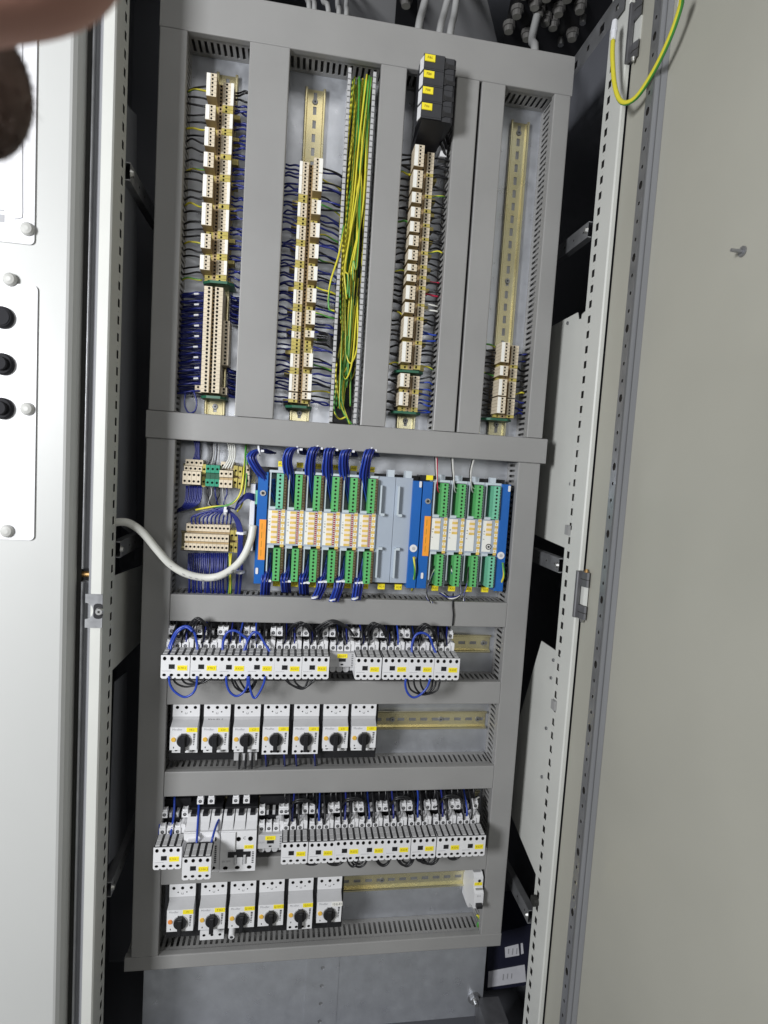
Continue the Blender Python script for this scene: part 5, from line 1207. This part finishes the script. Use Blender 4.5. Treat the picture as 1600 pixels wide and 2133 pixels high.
# ------------------------------------------------------------------ motor protection switches with rotary knobs
YP = -0.012; PW = 0.0430
def motor_switch(t, kind, s, drop):
    """kind: lower part 'three' (three screws), 'pairs' (two pairs), 'none', 'long' (extra block), 'plug'"""
    L = lambda y: y-PLATE; y = L(YP); a, b = -PW/2, PW/2
    H = .0385; T = .0115                       # main front height, height of the sloped shoulder
    part('adapter', MB().box(a-.0046, b+.0046, L(.010), -.0028, -.0285, H+T+.0245), ['black'], t, world=False)
    mb = MB(); zf = H; yt = L(.004)
    mb.prism([(L(.035), 0), (y, 0), (y, H), (L(.035), H)], 'x', a, b); part('front_block', mb, ['white'], t, world=False)
    part('shoulder', MB().prism([(L(.035), H), (y+.0004, H), (yt, H+T*.55), (yt, H+T), (L(.035), H+T)], 'x', a+.0003, b-.0003), ['lgrey'], t, world=False)
    mb = MB(); p = PW/3; h = .0105; z0 = H+T
    for i in range(3): mb.hole((a+(i+.5)*p, yt, z0+.0155), UX, UZ, UY, p/2, h/2, .0029, .006)
    mb.face([(a, yt, z0), (b, yt, z0), (b, yt, z0+.0155-h/2), (b-p, yt, z0+.0155-h/2), (a+p, yt, z0+.0155-h/2), (a, yt, z0+.0155-h/2)])
    mb.face([(a, yt, z0+.0155+h/2), (a+p, yt, z0+.0155+h/2), (b-p, yt, z0+.0155+h/2), (b, yt, z0+.0155+h/2), (b, yt, z0+.0235), (a, yt, z0+.0235)])
    mb.box(a, b, yt, L(.045), z0, z0+.0235, skip='f'); part('terminal_block_top', mb, ['white', 'hole'], t, world=False)
    for x in (-p/2, p/2): part('test_hole', MB().cyl((x, yt+.0002, z0+.0080), (0, -1, 0), .0012, .0003, 8), ['hole'], t, world=False)
    part('square_mark', MB().box(-.0016, .0016, yt-.0002, yt+.0002, z0+.0042, z0+.0046).box(-.0016, -.0012, yt-.0002, yt+.0002, z0+.0046, z0+.0072).box(.0012, .0016, yt-.0002, yt+.0002, z0+.0046, z0+.0072), ['ink'], t, world=False)
    for x in (-.013, 0, .013): part('wire_entry', MB().box(x-.004, x+.004, yt+.004, yt+.014, z0+.0235, z0+.026), ['black'], t, world=False)
    k = part('knob', MB().cyl((.0005, y, .0166), (0, -1, 0), .0108, .005, 24, r2=.0102), ['black'], t, world=False)
    part('knob_grip', MB().cbox(-.0030, .0040, y-.0092, y-.004, -.0026, .0256, .0012), ['black'], k, world=False)
    part('knob_top', MB().cbox(-.0034, .0044, y-.0080, y, .0251, .0284, .0006), ['black'], k, world=False)
    part('knob_ring', MB().cyl((.0005, y, .0166), (0, -1, 0), .0122, .0012, 26), ['lgrey'], t, world=False)
    part('trip_button', MB().cyl((-.0158, y, .0178), (0, -1, 0), .0040, .0016, 16, r2=.0034), [kind[1]], t, world=False)
    part('small_slot', MB().box(-.0160, -.0145, y-.0003, y+.0002, .0030, .0056), ['ink'], t, world=False)
    for i in range(7): part('scale_mark', MB().box(.0152, .0186-.0003*(6-i)*.8, y-.0003, y+.0002, .0085+.0029*i, .0099+.0029*i+.0001*i), ['ink'], t, world=False)
    text('Moeller', .0050, 'ink_grey', t, (-.0105, y-.0003, H-.0036))
    lo = kind[0]
    if lo in ('three', 'pairs'):
        mb = MB(); n = 3 if lo == 'three' else 4; q = PW/n; yl = L(-.002) if lo == 'three' else y; x_ = (a+.002) if lo == 'three' else a; q = (b-x_)/n
        for i in range(n): mb.hole((x_+(i+.5)*q, yl, -.0048), UX, UZ, UY, q/2, .0048, .0027, .004, rv=.0024)
        mb.box(x_, b, yl, L(.035), -.0096, 0, skip='f'); part('lower_terminals', mb, ['white', 'hole'], t, world=False)
    if lo == 'long':
        part('lower_shoulder', MB().prism([(L(.03), -.012), (L(.004), -.012), (y+.001, 0), (L(.03), 0)], 'x', a+.002, b-.001), ['lgrey'], t, world=False)
        mb = MB(); q = (PW-.003)/3; yl = L(.0)
        for i in range(3): mb.hole((a+.002+(i+.5)*q, yl, -.0205), UX, UZ, UY, q/2, .0085, .0028, .005, rv=.0024)
        mb.box(a+.002, b-.001, yl, L(.035), -.029, -.012, skip='f'); part('lower_terminals', mb, ['white', 'hole'], t, world=False)
    if lo == 'plug':
        part('lower_cover', MB().box(a+.010, b, L(-.006), L(.03), -.0050, 0), ['lgrey'], t, world=False)
        c = (-PW/2+.0065, y-.002, -.0085); part('round_plug', MB().cyl((c[0], y+.010, c[2]), (0, -1, -.2), .0055, .016, 16, r2=.0052).cyl((c[0], y-.0058, c[2]-.0032), (0, -1, -.2), .0026, .0006, 12, m=1), ['white', 'ink'], t, world=False)
    if s:
        if s.startswith('#'): tag_label(t, s[1:], .0040, .0225, H-.0085, H-.0005, y-.0004, m='marker', ink='ink', size=.0055)
        else: tag_label(t, s, .0042, .0212, H-.0078, H-.0004, y)
def switch_row(edges, zf, kinds, tags, what):
    for i, (px, py) in enumerate(edges):
        x = at(px, py, YP).x+PW/2
        k = kinds[i]; tx = f'white motor switch with black knob, {tags[i][1]}, {ORD[i]} in the {what} row'
        t = thing('motor_switch', tx, 'motor switch', (x, PLATE, zf), 'white motor switches with black rotary knobs')
        motor_switch(t, k, tags[i][0], 0); t.rotation_euler = (rnd(-.004, .004), rnd(-.008, .008), rnd(-.01, .01))
        if what == 'upper' and i == 1: text('Pand53.', .0085, 'ink', t, (-.001, .004-PLATE-.0004, .0385+.0060), rot=(math.pi/2-.25, 0, 0))
zf1 = at(575, 1560, YP).z
switch_row([(354.5, 1536), (420.5, 1536), (484, 1536), (547, 1536), (610, 1536), (672.5, 1536), (732, 1536)], zf1,
           [('three', 'amber')]*3 + [('pairs', 'amber')]*2 + [('three', 'amber')]*2,
           [('9K2', 'tag 9K2'), ('620', 'handwriting on its shoulder'), ('621', 'white clip below'), ('625', 'tag 625'), ('630', 'tag 630'), ('631', 'tag 631'), ('635', 'tag 635')], 'upper')
x = at(511, 1579, -.002).x
fc = thing('wire_clip_block', 'grey block with black wires under the third upper rotary switch', 'clip block', (x, PLATE, zf1-.026))
part('block', MB().box(-.019, .019, -.058, -.02, .0005, .0135), ['lgrey'], fc, world=False)
for i in range(3): part('wire', MB().tube([(-.0095+i*.0105, -.0605, .016), (-.0095+i*.0105, -.062, .004), (-.0095+i*.0105, -.058, -.014)], .0019, 6, 8), ['w_black'], fc, smooth=True, world=False)
zf2 = at(560, 1928.5, YP).z
switch_row([(348.5, 1911), (413.5, 1907), (476.5, 1905), (538, 1902), (598.5, 1900), (660, 1898)], zf2,
           [('none', 'red_button'), ('long', 'amber'), ('plug', 'amber'), ('none', 'amber'), ('pairs', 'amber'), ('none', 'amber')],
           [('F1', 'orange button'), ('F K2', 'extra terminal block below'), ('Q100.1', 'round plug below'), ('Q100.2', 'tag Q100.2'), ('Q301', 'tag Q301'), ('#12Q-E1', 'white tag')], 'lower')
for i, (px, py) in enumerate(((554, 1571), (593, 1571), (617, 1571), (656, 1571))):
    wire(pw([(px-1, py-2), (px, py+12), (px+1, py+26)], [-.006, -.006, .02]), .0016, 'w_blue', 'dark blue wire dropping from a rotary switch into the duct below', 'blue wires below the upper rotary switches', seg=8)

# miniature circuit breaker at the far end of the lowest rail
X0, X1, zt, zb = rect(985, 1822, 1004, 1908, -.004)
mc = thing('miniature_breaker', 'narrow white miniature circuit breaker at the end of the lowest rail', 'circuit breaker', ((X0+X1)/2, PLATE, zb)); h = zt-zb; w = X1-X0
pr = [(.0-PLATE+.055, h*.02), (.030-PLATE, h*.0), (.016-PLATE, h*.02), (.010-PLATE, h*.20), (-.012-PLATE, h*.27), (-.012-PLATE, h*.62), (-.004-PLATE, h*.70), (-.004-PLATE, h*.93), (.004-PLATE, h), (.045-PLATE, h), (-.003, h*.62), (-.003, h*.3)]
part('housing', MB().prism(pr, 'x', -w/2, w/2), ['white'], mc, world=False)
part('lever', MB().cbox(-w*.30, w*.34, -.020-PLATE, -.011-PLATE, h*.32, h*.40, .0008), ['black'], mc, world=False)
part('terminal_hole', MB().cyl((w*.1, -.0042-PLATE, h*.85), (0, -1, 0), .0028, .0003, 10), ['hole'], mc, world=False)
part('cap', MB().prism([(.002-PLATE, h*.945), (.003-PLATE, h*1.002), (.03-PLATE, h*1.004), (.03-PLATE, h*.945)], 'x', -w*.45, w*.3), ['lgrey'], mc, world=False)
tag_label(mc, 'F', -w*.42, w*.40, h*.745, h*.815, -.0042-PLATE)
part('print_band', MB().box(-w*.3, w*.42, -.0083-PLATE, -.0080-PLATE+.003, h*.665, h*.69), ['mgrey'], mc, world=False)
text('B16', .0045, 'ink_grey', mc, (0, -.0124-PLATE, h*.56))
for k, z_ in enumerate((.12, .06)): part('terminal_hole', MB().cyl((-w*.2+k*.006, .0128-PLATE, h*z_), (0, -1, 0), .0016, .003, 8), ['hole'], mc, world=False)
wire(pw([(1003, 1826), (1007, 1850), (1008, 1880), (1004, 1905)], .02), .0024, 'w_black', 'black wire beside the miniature breaker running into the side duct', None, seg=12)
for i in range(2): wire(pw([(994+i*4, 1906), (1000+i*4, 1918), (995+i*3, 1926), (1001+i*3, 1940)], .022), .0022, 'gy', 'yellow-green wire curling below the miniature breaker', 'yellow-green wires of the miniature breaker', seg=14)
wire(pw([(986, 1668), (992, 1664), (999, 1660)], .03), .0016, 'w_white', 'short pale wire end at the far end of the lower contactor row', None)

# ------------------------------------------------------------------ jumper wires of the contactors
def jumper(pts, Y, m, lab, group, r=.0015):
    wire(pw(pts, Y), r, m, lab, group, n=8, seg=28, name='jumper_wire')
A_ = lambda p: [(280+x*.25, 1230+y*.25) for x, y in p]
B_ = lambda p: [(660+x*.2875, 1230+y*.2875) for x, y in p]
YJ = -.046
GB, GK = 'blue jumper wires below the upper contactors', 'black jumper wires below the upper contactors'
for p, lb in ((A_([(288, 715), (300, 790), (345, 850), (420, 888), (488, 855), (518, 790), (522, 715)]), 'first pair'),
          (A_([(764, 715), (772, 790), (800, 850), (852, 880), (910, 848), (940, 790), (945, 715)]), 'third and fourth'),
          (A_([(952, 715), (962, 800), (985, 880), (1010, 893), (1045, 845), (1080, 770), (1088, 715)]), 'fourth alone'),
          (B_([(645, 640), (642, 690), (660, 745), (700, 775), (750, 755), (800, 700), (822, 640)]), 'tenth and eleventh')):
    jumper(p, YJ-.006, 'w_bright', f'bright blue jumper wire hanging in a loop below the upper contactors, {lb}', GB, .0019)
for p in (A_([(310, 715), (350, 770), (420, 800), (500, 790), (560, 760), (600, 715)]), A_([(375, 715), (430, 775), (510, 780), (590, 760), (640, 715)]), A_([(420, 715), (480, 760), (560, 770), (620, 740), (650, 715)]),
          A_([(795, 715), (840, 800), (900, 845), (960, 840), (1005, 780), (1030, 715)]), A_([(815, 715), (870, 810), (930, 850), (985, 800), (1010, 715)]), A_([(865, 715), (890, 780), (940, 825), (1000, 770), (1020, 715)]),
          A_([(1235, 715), (1290, 780), (1380, 815), (1440, 800), (1495, 750), (1510, 715)]), A_([(1250, 715), (1310, 785), (1400, 820), (1470, 770), (1490, 715)]), A_([(1320, 715), (1350, 775), (1410, 812), (1440, 760), (1450, 715)]),
          B_([(658, 640), (680, 715), (740, 752), (800, 755), (870, 720), (895, 640)]), B_([(700, 640), (715, 700), (755, 745), (820, 740), (855, 690), (862, 640)]), B_([(748, 640), (760, 700), (795, 740), (830, 700), (838, 640)])):
    jumper([(x+rnd(-1, 1), y+rnd(-1, 1)) for x, y in p], YJ+rnd(-.002, .002), 'w_black', f'black jumper wire looping below upper contactor {tags1[max(0, min(10, int((p[0][0]-334)/57)))]} and its neighbour', GK, .0016)
GB, GK = 'blue jumper wires above the upper contactors', 'black jumper wires above the upper contactors'
for p, lb in ((A_([(278, 525), (300, 440), (350, 340), (425, 298), (490, 330), (520, 430), (528, 530)]), 'arching over the first'), (A_([(292, 525), (318, 430), (362, 345), (430, 305), (486, 340)]), 'doubling the first arch'),
          (A_([(735, 525), (740, 430), (775, 350), (840, 335), (905, 375), (940, 420), (905, 525)]), 'over the third'), (A_([(925, 525), (940, 430), (985, 355), (1035, 355), (1080, 430), (1140, 525)]), 'over the fourth'),
          (B_([(690, 470), (690, 390), (720, 320), (775, 308), (820, 340), (840, 400), (870, 470)]), 'over the tenth')):
    jumper(p, [-.030]+[-.026]*(len(p)-2)+[-.032], 'w_bright', f'bright blue jumper wire arching above the upper contactors, {lb}', GB, .0021)
arcs = []
for (x0, x1, yt_, yb_) in ((384, 442, 1287, 1325), (390, 441, 1289, 1327), (396, 440, 1292, 1328), (598, 646, 1297, 1320), (604, 650, 1296, 1322), (612, 656, 1299, 1322), (650, 735, 1292, 1322), (656, 738, 1294, 1325), (664, 738, 1298, 1325),
                         (757, 803, 1297, 1326), (764, 806, 1299, 1326), (772, 808, 1301, 1326), (858, 912, 1299, 1336), (866, 910, 1301, 1336), (872, 906, 1304, 1336)):
    xm_ = (x0+x1)/2+rnd(-3, 3)
    jumper([(x0, yb_), (x0+(xm_-x0)*.35, yt_+(yb_-yt_)*.40), (xm_, yt_), (x1-(x1-xm_)*.35, yt_+(yb_-yt_)*.40), (x1, yb_)], [-.004, -.016, -.022, -.016, -.004], 'w_black', f'black jumper wire arching above upper contactor {tags1[max(0, min(10, int((x0-334)/57)))]} and its neighbour', GK, .0017)
MASS2 = MB()
for i, x in enumerate([v for j, v in enumerate(XE)]):
    c = XE[i]
    zt_ = zbA+HA
    for k, dx in enumerate((-.008, .009)):
        if (i*2+k) % 4 == 3: continue
        m = 'w_blue' if (i+k) % 3 else 'w_bright'
        wire([(c+dx, -.014, zt_+.003), (c+dx+rnd(-.003, .003), -.012, zt_+.022), (c+dx+rnd(-.004, .004), .010, zt_+.040), (c+dx, .03, zt_+.055)], .0016, m, f'blue wire rising from upper contactor {tags1[i]} into the duct above', 'blue wires above the upper contactors', seg=12)
    for dx in (-.0095, .0025):
        MASS2.tube([(c+dx+rnd(-.001, .001), -.019, zt_+.010), (c+dx+rnd(-.002, .002), -.016, zt_+.022), (c+dx+rnd(-.003, .003), .004, zt_+.038), (c+dx, .03, zt_+.055)], .0018, 6, 10)
    for dx in (-.0165, .0165):
        wire([(c+dx, .010, zt_+.032), (c+dx+rnd(-.002, .002), .012, zt_+.042), (c+dx+rnd(-.003, .003), .03, zt_+.056)], .0020, 'w_black', f'black wire rising from the head of upper contactor {tags1[i]}', 'black wires above the upper contactors', seg=8)
for i, x in enumerate(XB):
    zt_ = zB+HA
    wire([(x-.004, -.014, zt_+.004), (x-.004+rnd(-.002, .002), -.010, zt_+.024), (x-.003+rnd(-.003, .003), .012, zt_+.044), (x-.004, .03, zt_+.062)], .0018, 'w_bright' if i % 2 else 'w_blue', f'blue wire rising from the lower contactor tagged {tags2[i]} into the duct', 'blue wires above the lower contactors', seg=12)
    for dx in (-.0165, .0165):
        wire([(x+dx, .010, zt_+.032), (x+dx+rnd(-.003, .003), .012, zt_+.046), (x+dx+rnd(-.003, .003), .03, zt_+.066)], .0017, 'w_black', f'black wire rising from the head of lower contactor {tags2[i]}', 'black wires above the lower contactors', seg=8)
    for dx in (-.0105, .004):
        MASS2.tube([(x+dx+rnd(-.001, .001), -.019, zt_+.010), (x+dx+rnd(-.002, .002), -.016, zt_+.024), (x+dx+rnd(-.003, .003), .004, zt_+.044), (x+dx, .03, zt_+.064)], .0018, 6, 10)
    if i % 2 == 0 and i < 7:
        for k in range(2):
            q = [(x-.012+k*.004, .0, zt_+.024), (x-.004, -.012, zt_+.046+k*.003), (x+.014, -.014, zt_+.050+k*.003), (x+.032, -.006, zt_+.040), (x+.040, .002, zt_+.024)]
            wire(q, .0016, 'w_black', 'dark jumper wire arching above the lower contactors', 'dark jumper wires above the lower contactors', seg=20, name='jumper_wire')
o = solo('black_wire_mass', MASS2, ['w_black'], 'x', 'x', smooth=True); del o['label']; del o['category']; o['kind'] = 'stuff'
for wl, pts in zip(('in front of the large contactor, lying nearer the end', 'in front of the large contactor, lying nearer its neighbour', 'to the contactor tagged K100.1', 'down the very end of the lower row'), ([(415, 1668), (412, 1720), (410, 1752), (407, 1768)], [(466, 1690), (452, 1716), (443, 1745), (438, 1768)], [(364, 1660), (362, 1700), (356, 1735), (350, 1752)], [(334, 1665), (333, 1720), (331, 1745), (330, 1755)])):
    wire(pw(pts, [.02, -.02, -.045, -.045] if pts[0][0] > 400 else [.02, 0, -.02, -.024]), .0019, 'w_bright', 'bright blue wire dropping '+wl, 'blue wires at the near end of the lower row', seg=16)
for (x0, x1, d) in ((630, 668, 6), (676, 718, 9), (682, 720, 7), (722, 748, 14), (728, 768, 15), (735, 760, 9), (780, 816, 15), (784, 814, 13), (824, 862, 16), (828, 866, 18), (834, 860, 11), (868, 900, 13), (872, 912, 15), (878, 918, 16), (864, 888, 9), (928, 960, 8), (932, 962, 6)):
    yb_ = 1797-(x0-585)*.043
    jumper([(x0, yb_-6), (x0+(x1-x0)*.2, yb_+d*.6), ((x0+x1)/2, yb_+d), (x1-(x1-x0)*.2, yb_+d*.6), (x1, yb_-8)], YJ+rnd(-.003, .003), 'w_black', f'black jumper wire sagging below the lower contactor tagged {tags2[max(0, min(7, int((x0-585)/53)))]}', 'black jumper wires below the lower contactors', .0017)

# ------------------------------------------------------------------ the photographer's finger and a hanging lock of hair close to the lens
CAMP = Vector((0, -DIST, 0))
def near(px, py, d): return CAMP + ray(px, py).normalized()*d
fg = bpy.data.meshes.new('finger'); 
def skin_chain(name, pts, m, label, cat):
    me = bpy.data.meshes.new(name); me.from_pydata([p for p, r in pts], [(i, i+1) for i in range(len(pts)-1)], [])
    o = bpy.data.objects.new(name, me); COL.objects.link(o); me.materials.append(M[m])
    md = o.modifiers.new('s', 'SKIN'); md.use_smooth_shade = True
    for i, (p, r) in enumerate(pts): me.skin_vertices[0].data[i].radius = r if isinstance(r, tuple) else (r, r)
    me.skin_vertices[0].data[0].use_root = True
    sd = o.modifiers.new('d', 'SUBSURF'); sd.levels = 2; sd.render_levels = 3
    o['label'] = label; o['category'] = cat; return o
bpy.data.meshes.remove(fg)
k = .18/FPX
fo = skin_chain('finger', [(near(-330, 20, .19), .0135), (near(-150, -20, .185), .0118), (near(-40, -38, .18), .0112), (near(50, -44, .178), .0110), (near(120, -60, .176), .0106), (near(185, -92, .175), .0092), (near(225, -125, .175), .006)], 'skin', 'blurred pinkish brown finger reaching across the top corner', 'finger')

# dark brown hair hanging in from the side, a little farther off
hb = MB(); hc = near(-34, 192, .24); ax = [cr, cu, cb]
def hpt(a, b, k=1.0): return hc + (cr*math.cos(a)*math.cos(b)*.0128 + cu*math.sin(b)*.0190 + cb*math.sin(a)*math.cos(b)*.012)*k
for i in range(20):
    for j in range(12):
        a0, a1 = i*math.pi/10, (i+1)*math.pi/10; b0, b1 = -math.pi/2+j*math.pi/12, -math.pi/2+(j+1)*math.pi/12
        hb.face([hpt(a0, b0), hpt(a1, b0), hpt(a1, b1), hpt(a0, b1)])
for i in range(420):
    a, b = rnd(-.6, 2.2), rnd(-1.35, .9); p0 = hpt(a, b, .97); n_ = (p0-hc).normalized()
    d = (n_*rnd(.25, .6) - cu*rnd(.5, 1.0) + cr*rnd(-.25, .2)).normalized(); L_ = rnd(.002, .0050)
    hb.tube([p0+cu*.0016, p0+n_*.0003-cu*.0004, p0+d*L_], rnd(.00012, .00025), 4, 6, 0, taper=True)
solo('hair_lock', hb, ['hair'], 'blurred lock of dark brown hair hanging in below the finger', 'hair', smooth=True)
